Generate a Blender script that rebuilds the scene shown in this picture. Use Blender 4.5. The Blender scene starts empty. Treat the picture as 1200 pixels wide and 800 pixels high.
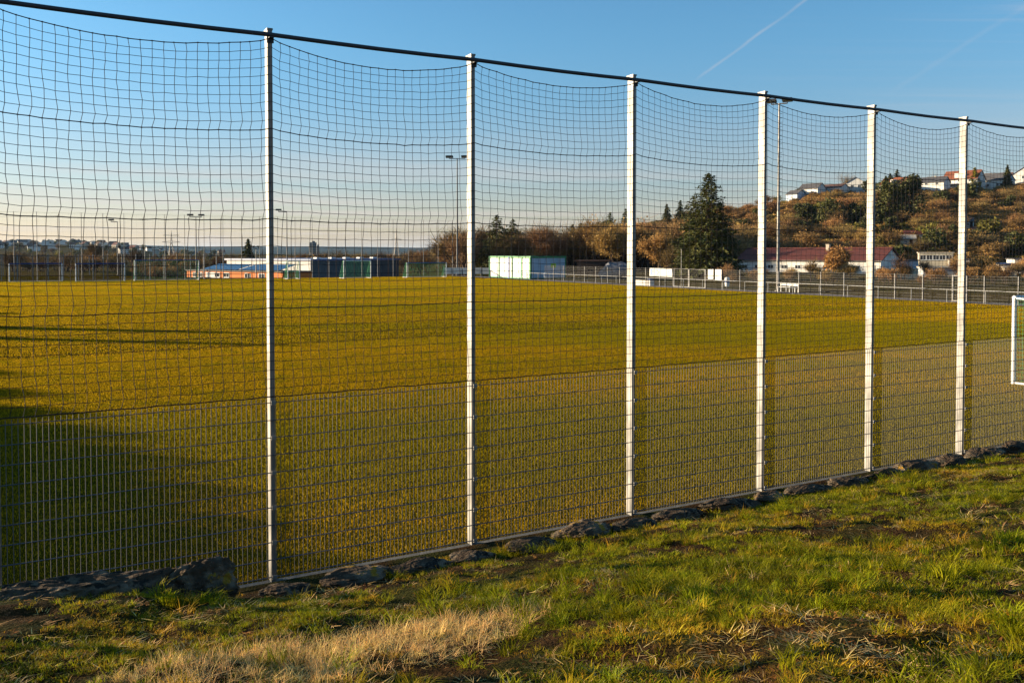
import bpy, math, random
import numpy as np
from mathutils import Vector, noise as mnoise, Matrix

random.seed(11)
RNG = np.random.default_rng(11)
R = math.radians
SC = bpy.context.scene
COL = SC.collection

# ------------------------------------------------------------------ camera, sun, sky
CAM_Z = 3.68
PITCH = R(1.5)
SHIFT = -0.064
cam_data = bpy.data.cameras.new("camera")
cam_data.sensor_width = 36.0
cam_data.lens = 30.0
cam_data.shift_y = SHIFT
cam_data.clip_start = 0.1
cam_data.clip_end = 40000.0
camera = bpy.data.objects.new("camera", cam_data)
camera.location = (0, 0, CAM_Z)
camera.rotation_euler = (R(90) - PITCH, 0, 0)
COL.objects.link(camera)
SC.camera = camera

SUN_EL = R(9.5)
SUN_AZ = math.atan2(-0.9755, 0.22)          # measured from +Y towards +X
S_DIR = Vector((math.sin(SUN_AZ) * math.cos(SUN_EL), math.cos(SUN_AZ) * math.cos(SUN_EL), math.sin(SUN_EL)))
sun_data = bpy.data.lights.new("sun", 'SUN')
sun_data.energy = 5.0
sun_data.angle = R(0.53)
sun_data.color = (1.0, 0.81, 0.56)
sun = bpy.data.objects.new("sun", sun_data)
sun.rotation_euler = (-S_DIR).to_track_quat('-Z', 'Y').to_euler()
sun.location = S_DIR * 200
COL.objects.link(sun)

SC.view_settings.view_transform = 'Standard'
SC.view_settings.look = 'None'
SC.view_settings.exposure = 1.6
SC.view_settings.gamma = 1.0
SC.cycles.max_bounces = 6
SC.cycles.diffuse_bounces = 3
SC.cycles.glossy_bounces = 2
SC.cycles.transmission_bounces = 4
SC.cycles.volume_bounces = 0
SC.cycles.transparent_max_bounces = 8
SC.cycles.caustics_reflective = False
SC.cycles.caustics_refractive = False

world = bpy.data.worlds.new("World")
SC.world = world
world.use_nodes = True
SKY_STRENGTH = 0.054


def build_world():
    nt = world.node_tree
    N, L = nt.nodes, nt.links
    N.clear()
    out = N.new('ShaderNodeOutputWorld')
    bg = N.new('ShaderNodeBackground')
    bg.inputs['Strength'].default_value = SKY_STRENGTH
    sky = N.new('ShaderNodeTexSky')
    sky.sky_type = 'NISHITA'
    sky.sun_disc = False
    sky.sun_elevation = SUN_EL
    sky.sun_rotation = SUN_AZ
    sky.altitude = 250
    sky.air_density = 1.0
    sky.dust_density = 0.5
    sky.ozone_density = 1.3
    tc = N.new('ShaderNodeTexCoord')
    sep = N.new('ShaderNodeSeparateXYZ')
    L.new(tc.outputs['Generated'], sep.inputs[0])

    def math_(op, a, b=None, clamp=False):
        m = N.new('ShaderNodeMath')
        m.operation = op
        m.use_clamp = clamp
        for i, v in enumerate((a, b)):
            if v is None:
                continue
            if hasattr(v, 'is_linked') or hasattr(v, 'links'):
                L.new(v, m.inputs[i])
            else:
                m.inputs[i].default_value = v
        return m.outputs[0]

    def smooth(v, a, b):
        m = N.new('ShaderNodeMapRange')
        m.interpolation_type = 'SMOOTHSTEP'
        m.inputs['From Min'].default_value = a
        m.inputs['From Max'].default_value = b
        L.new(v, m.inputs['Value'])
        return m.outputs[0]

    # thin cirrus: direction projected on a high sheet
    zc = math_('MAXIMUM', sep.outputs['Z'], 0.02)
    px = math_('DIVIDE', sep.outputs['X'], zc)
    py = math_('DIVIDE', sep.outputs['Y'], zc)
    cmb = N.new('ShaderNodeCombineXYZ')
    L.new(px, cmb.inputs[0])
    L.new(py, cmb.inputs[1])

    def layer(scale, rot, stretch, lo, hi, dist=0.6, detail=5):
        mp = N.new('ShaderNodeMapping')
        mp.inputs['Rotation'].default_value = (0, 0, rot)
        mp.inputs['Scale'].default_value = (scale * stretch[0], scale * stretch[1], 1)
        L.new(cmb.outputs[0], mp.inputs[0])
        nz = N.new('ShaderNodeTexNoise')
        nz.inputs['Scale'].default_value = 1.0
        nz.inputs['Detail'].default_value = detail
        nz.inputs['Distortion'].default_value = dist
        L.new(mp.outputs[0], nz.inputs['Vector'])
        return smooth(nz.outputs['Fac'], lo, hi)

    low = math_('MULTIPLY', layer(0.16, R(8), (0.35, 1.2), 0.42, 0.75), smooth(sep.outputs['Z'], 0.19, 0.06))
    low = math_('MULTIPLY', low, 0.55)
    high = math_('MULTIPLY', layer(1.1, R(-52), (0.3, 3.0), 0.45, 0.85, 1.2), smooth(sep.outputs['Z'], 0.10, 0.22))
    high = math_('MULTIPLY', high, math_('MULTIPLY', smooth(sep.outputs['X'], 0.2, 0.5), 0.25))

    def trail(d0, d1, width, amount, wob):
        a, b = Vector(d0).normalized(), Vector(d1).normalized()
        nrm = a.cross(b).normalized()
        along = (b - a).normalized()
        vm = N.new('ShaderNodeVectorMath')
        vm.operation = 'DOT_PRODUCT'
        L.new(tc.outputs['Generated'], vm.inputs[0])
        vm.inputs[1].default_value = nrm
        va = N.new('ShaderNodeVectorMath')
        va.operation = 'DOT_PRODUCT'
        L.new(tc.outputs['Generated'], va.inputs[0])
        va.inputs[1].default_value = along
        nz = N.new('ShaderNodeTexNoise')
        nz.inputs['Scale'].default_value = 26
        nz.inputs['Detail'].default_value = 4
        L.new(tc.outputs['Generated'], nz.inputs['Vector'])
        w = math_('MULTIPLY', math_('SUBTRACT', nz.outputs['Fac'], 0.5), wob)
        dist = math_('ABSOLUTE', math_('ADD', vm.outputs['Value'], w))
        core = smooth(dist, width, 0.0)
        s0, s1 = a.dot(along), b.dot(along)
        span = math_('MULTIPLY', smooth(va.outputs['Value'], s0, s0 + 0.25 * (s1 - s0)),
                     smooth(va.outputs['Value'], s1 + 0.5, s1 + 0.3))
        fluff = math_('ADD', math_('MULTIPLY', nz.outputs['Fac'], 1.2), -0.05)
        return math_('MULTIPLY', math_('MULTIPLY', core, span), math_('MULTIPLY', fluff, amount))

    t1 = trail((0.205, 1, 0.195), (0.345, 1, 0.297), 0.0026, 0.30, 0.004)
    t2 = trail((0.43, 1, 0.18), (0.60, 1, 0.29), 0.004, 0.10, 0.006)
    cloud = math_('ADD', math_('ADD', low, high), math_('ADD', t1, t2), True)
    mix = N.new('ShaderNodeMix')
    mix.data_type = 'RGBA'
    mix.inputs[7].default_value = (4.8, 4.2, 3.9, 1)
    L.new(cloud, mix.inputs[0])
    # air colour: creamier at the horizon, deeper blue overhead, the same all round
    tint = N.new('ShaderNodeMix')
    tint.data_type = 'RGBA'
    tint.inputs[6].default_value = (0.84, 0.78, 0.99, 1)
    tint.inputs[7].default_value = (0.63, 1.10, 1.42, 1)
    L.new(smooth(sep.outputs['Z'], 0.0, 0.27), tint.inputs[0])
    tm = N.new('ShaderNodeMix')
    tm.data_type = 'RGBA'
    tm.blend_type = 'MULTIPLY'
    tm.inputs[0].default_value = 1.0
    L.new(sky.outputs[0], tm.inputs[6])
    L.new(tint.outputs[2], tm.inputs[7])
    L.new(tm.outputs[2], mix.inputs[6])
    L.new(mix.outputs[2], bg.inputs['Color'])
    L.new(bg.outputs[0], out.inputs['Surface'])


build_world()

# ------------------------------------------------------------------ geometry helpers
FOC = 1000.0


def ray(x, y):
    dx = (x - 600.0) / FOC
    dy = (400.0 - y) / FOC + SHIFT * 1.2
    return Vector((dx, math.cos(PITCH) + dy * math.sin(PITCH), -math.sin(PITCH) + dy * math.cos(PITCH)))


def at(x, y, Y):
    """point at depth Y seen at photo pixel x, y"""
    d = ray(x, y)
    return Vector((0, 0, CAM_Z)) + d * (Y / d.y)


def on_level(x, y, z=0.0):
    d = ray(x, y)
    return Vector((0, 0, CAM_Z)) + d * ((z - CAM_Z) / d.z)


P0 = Vector((-2.668, 9.468, 0))
U = Vector((0.8741, 0.4858, 0))
NV = Vector((-0.4858, 0.8741, 0))
U_ANG = math.atan2(U.y, U.x)


def fw(u, n, z=0.0):
    """fence coordinates: u along the fence, n into the pitch"""
    return P0 + U * u + NV * n + Vector((0, 0, z))


def fuv(X, Y):
    dx, dy = X - P0.x, Y - P0.y
    return dx * U.x + dy * U.y, dx * NV.x + dy * NV.y


def sstep(v, a, b):
    t = np.clip((np.asarray(v, float) - a) / (b - a), 0, 1)
    return t * t * (3 - 2 * t)


def vnoise(X, Y, s, seed=0):
    """cheap smooth value noise on arrays, about -1..1"""
    X = np.asarray(X, float) / s + seed * 17.31
    Y = np.asarray(Y, float) / s - seed * 9.77
    xi, yi = np.floor(X), np.floor(Y)
    xf, yf = X - xi, Y - yi
    xf, yf = xf * xf * (3 - 2 * xf), yf * yf * (3 - 2 * yf)

    def h(a, b):
        v = np.sin(a * 127.1 + b * 311.7 + seed * 74.7) * 43758.5453
        return (v - np.floor(v)) * 2 - 1
    return (h(xi, yi) * (1 - xf) + h(xi + 1, yi) * xf) * (1 - yf) + (h(xi, yi + 1) * (1 - xf) + h(xi + 1, yi + 1) * xf) * yf


def fbm(X, Y, s, o=4, seed=0):
    t, a = 0, 1.0
    for i in range(o):
        t = t + a * vnoise(X, Y, s / 2 ** i, seed + i)
        a *= 0.5
    return t


RIDGE_X = [-150, -80, -16, 16, 66, 100, 118, 140, 170, 203, 300, 600, 1500]
RIDGE_H = [0, 0.5, 3, 6.5, 14.5, 22, 26, 26, 27.5, 29.3, 31.5, 36, 40]


def hgt(X, Y):
    """height of the land outside the bank"""
    X, Y = np.asarray(X, float), np.asarray(Y, float)
    u, n = fuv(X, Y)
    r = np.hypot(X, Y)
    a = X / np.maximum(Y, 1.0)
    z = (-2.6 * sstep(Y, 128, 175) * sstep(a, -0.47, -0.40) - 3.0 * sstep(Y, 160, 380)) * (1 - sstep(X, -40, 30))
    z = z + 17.0 * sstep(Y, 650, 1600) * (1 - sstep(a, -0.52, -0.36)) + 7.0 * sstep(Y, 650, 1700) * (1 - sstep(a, -0.2, 0.0))
    z = z + (62 + 26 * fbm(X, Y, 3500, 3, 5)) * sstep(r, 3500, 7500)
    H = np.interp(X, RIDGE_X, RIDGE_H)
    foot = np.interp(X, [-100, 60, 140, 220], [230, 205, 190, 175])
    p = np.clip((Y - foot) / (335 - foot), 0, 1)
    p = p ** 0.92
    hill = H * p * (1 - 0.6 * sstep(Y, 900, 2600)) + np.where(p >= 1, 1, 0) * np.minimum((Y - 335) * 0.012, 5) * (H > 5)
    z = z + hill + 0.5 * fbm(X, Y, 30, 3, 2) * sstep(p, 0, 0.25)
    z = z + 0.25 * fbm(X, Y, 40, 2, 9) * sstep(np.maximum(u - 62, n - 125), 0, 25)
    return z


def bank_h(u, d):
    """height of the grass bank, d = metres from the fence towards the camera"""
    u, d = np.asarray(u, float), np.asarray(d, float)
    z = 0.03 + 0.215 * np.maximum(d - 0.55, 0) + 0.50 * (1 - sstep(u, -3.0, 0.6)) * sstep(d, 0.15, 0.8) * (1 - 0.6 * sstep(d, 1.5, 5))
    k = sstep(d, 8.2, 11.0)
    z = z * (1 - k) + (1.98 + 0.19 * (d - 9.4)) * k  # keeps rising unseen behind the camera, shaped to block low sky light
    z = z + (0.06 * fbm(u, d, 1.6, 3, 3) + 0.038 * fbm(u, d, 0.35, 2, 8)) * sstep(d, 0.3, 1.2)
    return z


def np_mesh(name, verts, faces, mats=(), smooth=False, mat_index=None):
    """verts (n,3), faces (m,k) arrays with one polygon size"""
    me = bpy.data.meshes.new(name)
    verts = np.ascontiguousarray(verts, np.float32)
    faces = np.ascontiguousarray(faces, np.int32)
    m, k = faces.shape
    me.vertices.add(len(verts))
    me.vertices.foreach_set('co', verts.ravel())
    me.loops.add(m * k)
    me.loops.foreach_set('vertex_index', faces.ravel())
    me.polygons.add(m)
    me.polygons.foreach_set('loop_start', np.arange(m, dtype=np.int32) * k)
    if smooth:
        me.polygons.foreach_set('use_smooth', np.ones(m, bool))
    for mt in mats:
        me.materials.append(mt)
    if mat_index is not None:
        me.polygons.foreach_set('material_index', np.ascontiguousarray(mat_index, np.int32))
    me.update(calc_edges=True)
    return me


class MB:
    """collects simple solids into one mesh"""

    def __init__(self):
        self.v, self.f, self.m, self.cur, self.sm = [], [], [], 0, []

    def add(self, vs, fs, smooth=False):
        o = len(self.v)
        self.v += [tuple(p) for p in vs]
        for f in fs:
            self.f.append(tuple(i + o for i in f))
            self.m.append(self.cur)
            self.sm.append(smooth)

    def box(self, c, s, ax=None):
        c = Vector(c)
        ax = ax or (Vector((1, 0, 0)), Vector((0, 1, 0)), Vector((0, 0, 1)))
        h = [ax[i] * (s[i] / 2) for i in range(3)]
        vs = [c + h[0] * i + h[1] * j + h[2] * k for i in (-1, 1) for j in (-1, 1) for k in (-1, 1)]
        self.add(vs, [(0, 1, 3, 2), (4, 6, 7, 5), (0, 4, 5, 1), (2, 3, 7, 6), (0, 2, 6, 4), (1, 5, 7, 3)])

    def fbox(self, u0, u1, n0, n1, z0, z1):
        self.box(fw((u0 + u1) / 2, (n0 + n1) / 2, (z0 + z1) / 2), (u1 - u0, n1 - n0, z1 - z0), (U, NV, Vector((0, 0, 1))))

    def tube(self, pts, r, k=6, cap=True, smooth=True):
        pts = [Vector(p) for p in pts]
        rs = r if isinstance(r, (list, tuple)) else [r] * len(pts)
        vs, fs = [], []
        ref = None
        for i, p in enumerate(pts):
            t = (pts[min(i + 1, len(pts) - 1)] - pts[max(i - 1, 0)]).normalized()
            if ref is None:
                ref = Vector((1, 0, 0)) if abs(t.x) < 0.8 else Vector((0, 1, 0))
            s = (ref - t * ref.dot(t)).normalized()
            ref = s
            q = t.cross(s)
            for j in range(k):
                a = 2 * math.pi * j / k
                vs.append(p + (s * math.cos(a) + q * math.sin(a)) * rs[i])
        for i in range(len(pts) - 1):
            for j in range(k):
                a, b = i * k + j, i * k + (j + 1) % k
                fs.append((a, b, b + k, a + k))
        self.add(vs, fs, smooth)
        if cap:
            self.add(vs[:k], [tuple(range(k))[::-1]])
            self.add(vs[-k:], [tuple(range(k))])

    def quad(self, a, b, c, d):
        self.add([a, b, c, d], [(0, 1, 2, 3)])

    def mesh(self, name, mats):
        me = bpy.data.meshes.new(name)
        me.from_pydata(self.v, [], self.f)
        for mt in mats:
            me.materials.append(mt)
        me.polygons.foreach_set('material_index', np.array(self.m, np.int32))
        me.polygons.foreach_set('use_smooth', np.array(self.sm, bool))
        me.update()
        return me

    def build(self, name, mats, parent=None, **k):
        return put(name, self.mesh(name, mats if isinstance(mats, (list, tuple)) else [mats]), parent, **k)


def put(name, data, parent=None, label=None, category=None, group=None, kind=None, loc=None, rotz=None):
    o = bpy.data.objects.new(name, data)
    COL.objects.link(o)
    if parent is not None:
        o.parent = parent
    if loc is not None:
        o.location = loc
    if rotz is not None:
        o.rotation_euler = (0, 0, rotz)
    for k_, v_ in (('label', label), ('category', category), ('group', group), ('kind', kind)):
        if v_:
            o[k_] = v_
    return o


def thing(name, label, category, loc=(0, 0, 0), rotz=0.0, group=None):
    return put(name, None, None, label, category, group, None, loc, rotz)


def copy_tree(o, parent=None):
    c = o.copy()
    COL.objects.link(c)
    if parent is not None:
        c.parent = parent
    for ch in list(o.children):
        copy_tree(ch, c)
    return c


# ------------------------------------------------------------------ materials
def mat(name, c1, c2=None, scale=4.0, rough=0.8, bump=0.0, bscale=40.0, metal=0.0, transl=0.0, objvar=0.0, spec=0.3,
        detail=4.0, lo=0.35, hi=0.65, stretch=(1, 1, 1), bdist=0.02, c3=None, scale3=1.0, lo3=0.5, hi3=0.65):
    m = bpy.data.materials.new(name)
    m.use_nodes = True
    nt = m.node_tree
    N, L = nt.nodes, nt.links
    b = N['Principled BSDF']
    b.inputs['Roughness'].default_value = rough
    b.inputs['Metallic'].default_value = metal
    b.inputs['Specular IOR Level'].default_value = spec
    b.inputs['Base Color'].default_value = (*c1, 1)
    col = None
    if c2 or bump or c3:
        tc = N.new('ShaderNodeTexCoord')
        mp = N.new('ShaderNodeMapping')
        mp.inputs['Scale'].default_value = stretch
        L.new(tc.outputs['Object'], mp.inputs[0])

    def noise(s, d=detail):
        n = N.new('ShaderNodeTexNoise')
        n.inputs['Scale'].default_value = s
        n.inputs['Detail'].default_value = d
        L.new(mp.outputs[0], n.inputs['Vector'])
        return n

    def blend(fac, a, bb):
        mx = N.new('ShaderNodeMix')
        mx.data_type = 'RGBA'
        L.new(fac, mx.inputs[0])
        for i, v in ((6, a), (7, bb)):
            if isinstance(v, tuple):
                mx.inputs[i].default_value = (*v, 1)
            else:
                L.new(v, mx.inputs[i])
        return mx.outputs[2]

    def rng(v, a, bb):
        r_ = N.new('ShaderNodeMapRange')
        r_.interpolation_type = 'SMOOTHSTEP'
        r_.inputs['From Min'].default_value = a
        r_.inputs['From Max'].default_value = bb
        L.new(v, r_.inputs['Value'])
        return r_.outputs[0]
    if c2:
        col = blend(rng(noise(scale).outputs['Fac'], lo, hi), c1, c2)
    if c3:
        col = blend(rng(noise(scale3).outputs['Fac'], lo3, hi3), col if col is not None else c1, c3)
    if objvar:
        oi = N.new('ShaderNodeObjectInfo')
        hs = N.new('ShaderNodeHueSaturation')
        mr = N.new('ShaderNodeMapRange')
        mr.inputs['To Min'].default_value = 1 - objvar
        mr.inputs['To Max'].default_value = 1 + objvar
        L.new(oi.outputs['Random'], mr.inputs['Value'])
        L.new(mr.outputs[0], hs.inputs['Value'])
        m2 = N.new('ShaderNodeMapRange')
        m2.inputs['To Min'].default_value = 0.5 - 0.04 * objvar
        m2.inputs['To Max'].default_value = 0.5 + 0.06 * objvar
        mm = N.new('ShaderNodeMath')
        mm.operation = 'FRACT'
        ml = N.new('ShaderNodeMath')
        ml.operation = 'MULTIPLY'
        ml.inputs[1].default_value = 7.31
        L.new(oi.outputs['Random'], ml.inputs[0])
        L.new(ml.outputs[0], mm.inputs[0])
        L.new(mm.outputs[0], m2.inputs['Value'])
        L.new(m2.outputs[0], hs.inputs['Hue'])
        if col is None:
            hs.inputs['Color'].default_value = (*c1, 1)
        else:
            L.new(col, hs.inputs['Color'])
        col = hs.outputs[0]
    if col is not None:
        L.new(col, b.inputs['Base Color'])
    if bump:
        bp = N.new('ShaderNodeBump')
        bp.inputs['Strength'].default_value = bump
        bp.inputs['Distance'].default_value = bdist
        L.new(noise(bscale, 6).outputs['Fac'], bp.inputs['Height'])
        L.new(bp.outputs[0], b.inputs['Normal'])
    if transl:
        t = N.new('ShaderNodeBsdfTranslucent')
        if col is not None:
            L.new(col, t.inputs['Color'])
        else:
            t.inputs['Color'].default_value = (*c1, 1)
        ms = N.new('ShaderNodeMixShader')
        ms.inputs[0].default_value = transl
        L.new(b.outputs[0], ms.inputs[1])
        L.new(t.outputs[0], ms.inputs[2])
        L.new(ms.outputs[0], N['Material Output'].inputs['Surface'])
    return m


def turf_mat(name, c1, c2, c3, fuzz, big=6.0, small=0.9, fine=42.0, sheen=0.0):
    """mown grass: colour patches, and a nap of tiny blades given as fine relief in the normal"""
    m = bpy.data.materials.new(name)
    m.use_nodes = True
    nt = m.node_tree
    N, L = nt.nodes, nt.links
    b = N['Principled BSDF']
    b.inputs['Roughness'].default_value = 0.9
    b.inputs['Specular IOR Level'].default_value = 0.0
    b.inputs['Sheen Weight'].default_value = sheen
    b.inputs['Sheen Roughness'].default_value = 0.35
    b.inputs['Sheen Tint'].default_value = (1.0, 0.62, 0.09, 1)
    tc = N.new('ShaderNodeTexCoord')

    def noise(s, d):
        n = N.new('ShaderNodeTexNoise')
        n.inputs['Scale'].default_value = s
        n.inputs['Detail'].default_value = d
        L.new(tc.outputs['Object'], n.inputs['Vector'])
        return n

    def mixc(f, a, bb, lo, hi):
        r_ = N.new('ShaderNodeMapRange')
        r_.interpolation_type = 'SMOOTHSTEP'
        r_.inputs['From Min'].default_value = lo
        r_.inputs['From Max'].default_value = hi
        L.new(f, r_.inputs['Value'])
        mx = N.new('ShaderNodeMix')
        mx.data_type = 'RGBA'
        L.new(r_.outputs[0], mx.inputs[0])
        for i, v in ((6, a), (7, bb)):
            if isinstance(v, tuple):
                mx.inputs[i].default_value = (*v, 1)
            else:
                L.new(v, mx.inputs[i])
        return mx.outputs[2]
    c = mixc(noise(1 / big, 3).outputs['Fac'], c1, c2, 0.35, 0.65)
    c = mixc(noise(1 / small, 4).outputs['Fac'], c, c3, 0.45, 0.75)
    f = noise(fine, 2)
    c = mixc(f.outputs['Fac'], tuple(x * 0.55 for x in c1), c, 0.3, 0.5)
    L.new(c, b.inputs['Base Color'])
    sub = N.new('ShaderNodeVectorMath')
    sub.operation = 'SUBTRACT'
    L.new(f.outputs['Color'], sub.inputs[0])
    sub.inputs[1].default_value = (0.5, 0.5, 0.5)
    mul = N.new('ShaderNodeVectorMath')
    mul.operation = 'MULTIPLY'
    L.new(sub.outputs[0], mul.inputs[0])
    mul.inputs[1].default_value = (fuzz, fuzz, 0.5)
    geo = N.new('ShaderNodeNewGeometry')
    add = N.new('ShaderNodeVectorMath')
    L.new(mul.outputs[0], add.inputs[0])
    L.new(geo.outputs['Normal'], add.inputs[1])
    nm = N.new('ShaderNodeVectorMath')
    nm.operation = 'NORMALIZE'
    L.new(add.outputs[0], nm.inputs[0])
    L.new(nm.outputs[0], b.inputs['Normal'])
    return m


MT = {}
MT['galv'] = mat('galvanised_steel', (0.145, 0.142, 0.135), (0.26, 0.25, 0.235), 7.0, 0.62, 0.04, 60, 0.8, spec=0.4, stretch=(1, 1, 0.3))
MT['grey_post'] = mat('grey_post_paint', (0.19, 0.185, 0.175), (0.16, 0.155, 0.15), 3.0, 0.6)
MT['wire'] = mat('galvanised_wire', (0.135, 0.13, 0.12), None, rough=0.5, metal=0.3)
MT['shaded_wire'] = mat('shaded_cross_wire', (0.045, 0.055, 0.075), None, rough=0.5, metal=0.3)  # same zinc as the upright wires, their shaded side put into the colour
MT['rail'] = mat('dark_rail_paint', (0.035, 0.038, 0.045), None, rough=0.55)
MT['net'] = mat('net_twine', (0.022, 0.018, 0.022), None, rough=0.9)
MT['board'] = mat('printed_board', (0.46, 0.46, 0.44), None, rough=0.6)
MT['lightgrey'] = mat('pale_grey_paint', (0.20, 0.20, 0.195), None, rough=0.6)
MT['white'] = mat('white_paint', (0.72, 0.72, 0.70), (0.62, 0.62, 0.60), 6, 0.4, 0.03, 30)
MT['greennet'] = mat('green_net_twine', (0.02, 0.22, 0.10), None, rough=0.8)
MT['bluepaint'] = mat('blue_paint', (0.02, 0.06, 0.22), None, rough=0.45)
MT['greenpaint'] = mat('green_paint', (0.03, 0.20, 0.07), (0.04, 0.16, 0.06), 5, 0.5)
MT['stone'] = mat('dark_field_stone', (0.066, 0.046, 0.030), (0.20, 0.155, 0.105), 5, 0.9, 0.9, 14, detail=8, lo=0.42, hi=0.72, spec=0.05,
                  bdist=0.06, c3=(0.025, 0.024, 0.02), scale3=9, lo3=0.52, hi3=0.6)
MT['lichen'] = mat('lichened_stone', (0.066, 0.046, 0.030), (0.20, 0.155, 0.105), 5, 0.9, 0.9, 14, detail=8, lo=0.42, hi=0.72, spec=0.05,
                   bdist=0.06, c3=(0.28, 0.16, 0.02), scale3=6, lo3=0.60, hi3=0.66)
MT['forest'] = mat('far_woodland', (0.022, 0.030, 0.026), (0.045, 0.050, 0.034), 0.004, 0.9, spec=0.0)
MT['darkgrey'] = mat('dark_grey_metal', (0.06, 0.065, 0.075), None, rough=0.5, metal=0.3)
MT['concrete'] = mat('concrete', (0.15, 0.14, 0.12), (0.10, 0.093, 0.08), 8, 0.9, 0.3, 60)
MT['soil'] = mat('bank_soil', (0.060, 0.032, 0.012), (0.028, 0.015, 0.006), 9, 0.95, 1.0, 35, detail=8, bdist=0.08, spec=0.03,
                 c3=(0.035, 0.036, 0.008), scale3=1.2, lo3=0.42, hi3=0.62)
MT['blade'] = mat('green_grass_blade', (0.235, 0.225, 0.006), None, rough=0.5, transl=0.42, objvar=0.5, spec=0.07)
MT['blade2'] = mat('yellow_grass_blade', (0.43, 0.265, 0.016), None, rough=0.6, transl=0.38, objvar=0.45, spec=0.07)
MT['straw'] = mat('dead_straw', (0.84, 0.54, 0.20), None, rough=0.7, transl=0.2, objvar=0.4, spec=0.08)
MT['litter'] = mat('dead_leaf_brown', (0.20, 0.09, 0.022), None, rough=0.8, transl=0.15, objvar=0.5, spec=0.06)


def lawn_mat():
    """mown blades whose colour drifts over the pitch from straw gold to green"""
    m = bpy.data.materials.new('lawn_blade')
    m.use_nodes = True
    nt = m.node_tree
    N, L = nt.nodes, nt.links
    b = N['Principled BSDF']
    b.inputs['Roughness'].default_value = 0.6
    b.inputs['Specular IOR Level'].default_value = 0.0
    g = N.new('ShaderNodeNewGeometry')
    mp = N.new('ShaderNodeMapping')
    mp.inputs['Rotation'].default_value = (0, 0, -0.507)
    mp.inputs['Scale'].default_value = (0.022, 0.11, 0.05)
    L.new(g.outputs['Position'], mp.inputs[0])

    def noise(vec, s, d):
        n = N.new('ShaderNodeTexNoise')
        n.inputs['Scale'].default_value = s
        n.inputs['Detail'].default_value = d
        L.new(vec, n.inputs['Vector'])
        return n.outputs['Fac']

    def mix(f, a, bb, lo, hi):
        r_ = N.new('ShaderNodeMapRange')
        r_.interpolation_type = 'SMOOTHSTEP'
        r_.inputs['From Min'].default_value = lo
        r_.inputs['From Max'].default_value = hi
        L.new(f, r_.inputs['Value'])
        mx = N.new('ShaderNodeMix')
        mx.data_type = 'RGBA'
        L.new(r_.outputs[0], mx.inputs[0])
        for i, v in ((6, a), (7, bb)):
            if isinstance(v, tuple):
                mx.inputs[i].default_value = (*v, 1)
            else:
                L.new(v, mx.inputs[i])
        return mx.outputs[2]
    c = mix(noise(mp.outputs[0], 1.0, 3), (0.38, 0.295, 0.007), (0.64, 0.375, 0.009), 0.38, 0.62)
    c = mix(noise(g.outputs['Position'], 1.1, 3), c, (0.29, 0.25, 0.006), 0.45, 0.80)
    c = mix(noise(g.outputs['Position'], 30.0, 1), (0.19, 0.15, 0.004), c, 0.30, 0.55)
    L.new(c, b.inputs['Base Color'])
    t = N.new('ShaderNodeBsdfTranslucent')
    L.new(c, t.inputs['Color'])
    ms = N.new('ShaderNodeMixShader')
    ms.inputs[0].default_value = 0.45
    L.new(b.outputs[0], ms.inputs[1])
    L.new(t.outputs[0], ms.inputs[2])
    L.new(ms.outputs[0], N['Material Output'].inputs['Surface'])
    return m


MT['lawn'] = lawn_mat()
MT['pitch'] = turf_mat('pitch_turf', (0.065, 0.048, 0.005), (0.08, 0.052, 0.005), (0.05, 0.044, 0.003), 2.2, 9.0, 1.3)
MT['land'] = turf_mat('rough_grassland', (0.080, 0.064, 0.020), (0.11, 0.072, 0.028), (0.065, 0.060, 0.014), 3.0, 24.0, 5.0, 6.0)
MT['path'] = mat('gravel_path', (0.17, 0.14, 0.115), (0.12, 0.10, 0.085), 3, 0.95, 0.5, 30)
MT['bark'] = mat('bark', (0.075, 0.05, 0.033), (0.045, 0.03, 0.02), 6, 0.9, 0.5, 20)
MT['twig'] = mat('bare_twig_brown', (0.275, 0.165, 0.068), None, rough=0.85, spec=0.05, objvar=0.35)
MT['twig2'] = mat('bare_twig_dark', (0.165, 0.10, 0.046), None, rough=0.85, spec=0.05, objvar=0.35)
MT['rust'] = mat('withered_leaf_rust', (0.30, 0.165, 0.045), None, rough=0.8, transl=0.2, objvar=0.25)
MT['olive'] = mat('olive_shrub', (0.15, 0.13, 0.022), None, rough=0.8, transl=0.2, objvar=0.3)
MT['spruce'] = mat('spruce_needles', (0.050, 0.060, 0.012), (0.085, 0.080, 0.014), 0.9, 0.75, transl=0.12, objvar=0.15)
MT['ever'] = mat('evergreen_leaf', (0.045, 0.055, 0.012), (0.085, 0.08, 0.016), 0.7, 0.75, transl=0.15, objvar=0.25)
MT['gold'] = mat('golden_conifer', (0.20, 0.17, 0.02), None, rough=0.7, transl=0.15, objvar=0.1)
MT['darkwood'] = mat('dark_wood', (0.04, 0.025, 0.02), None, rough=0.8)

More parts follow.
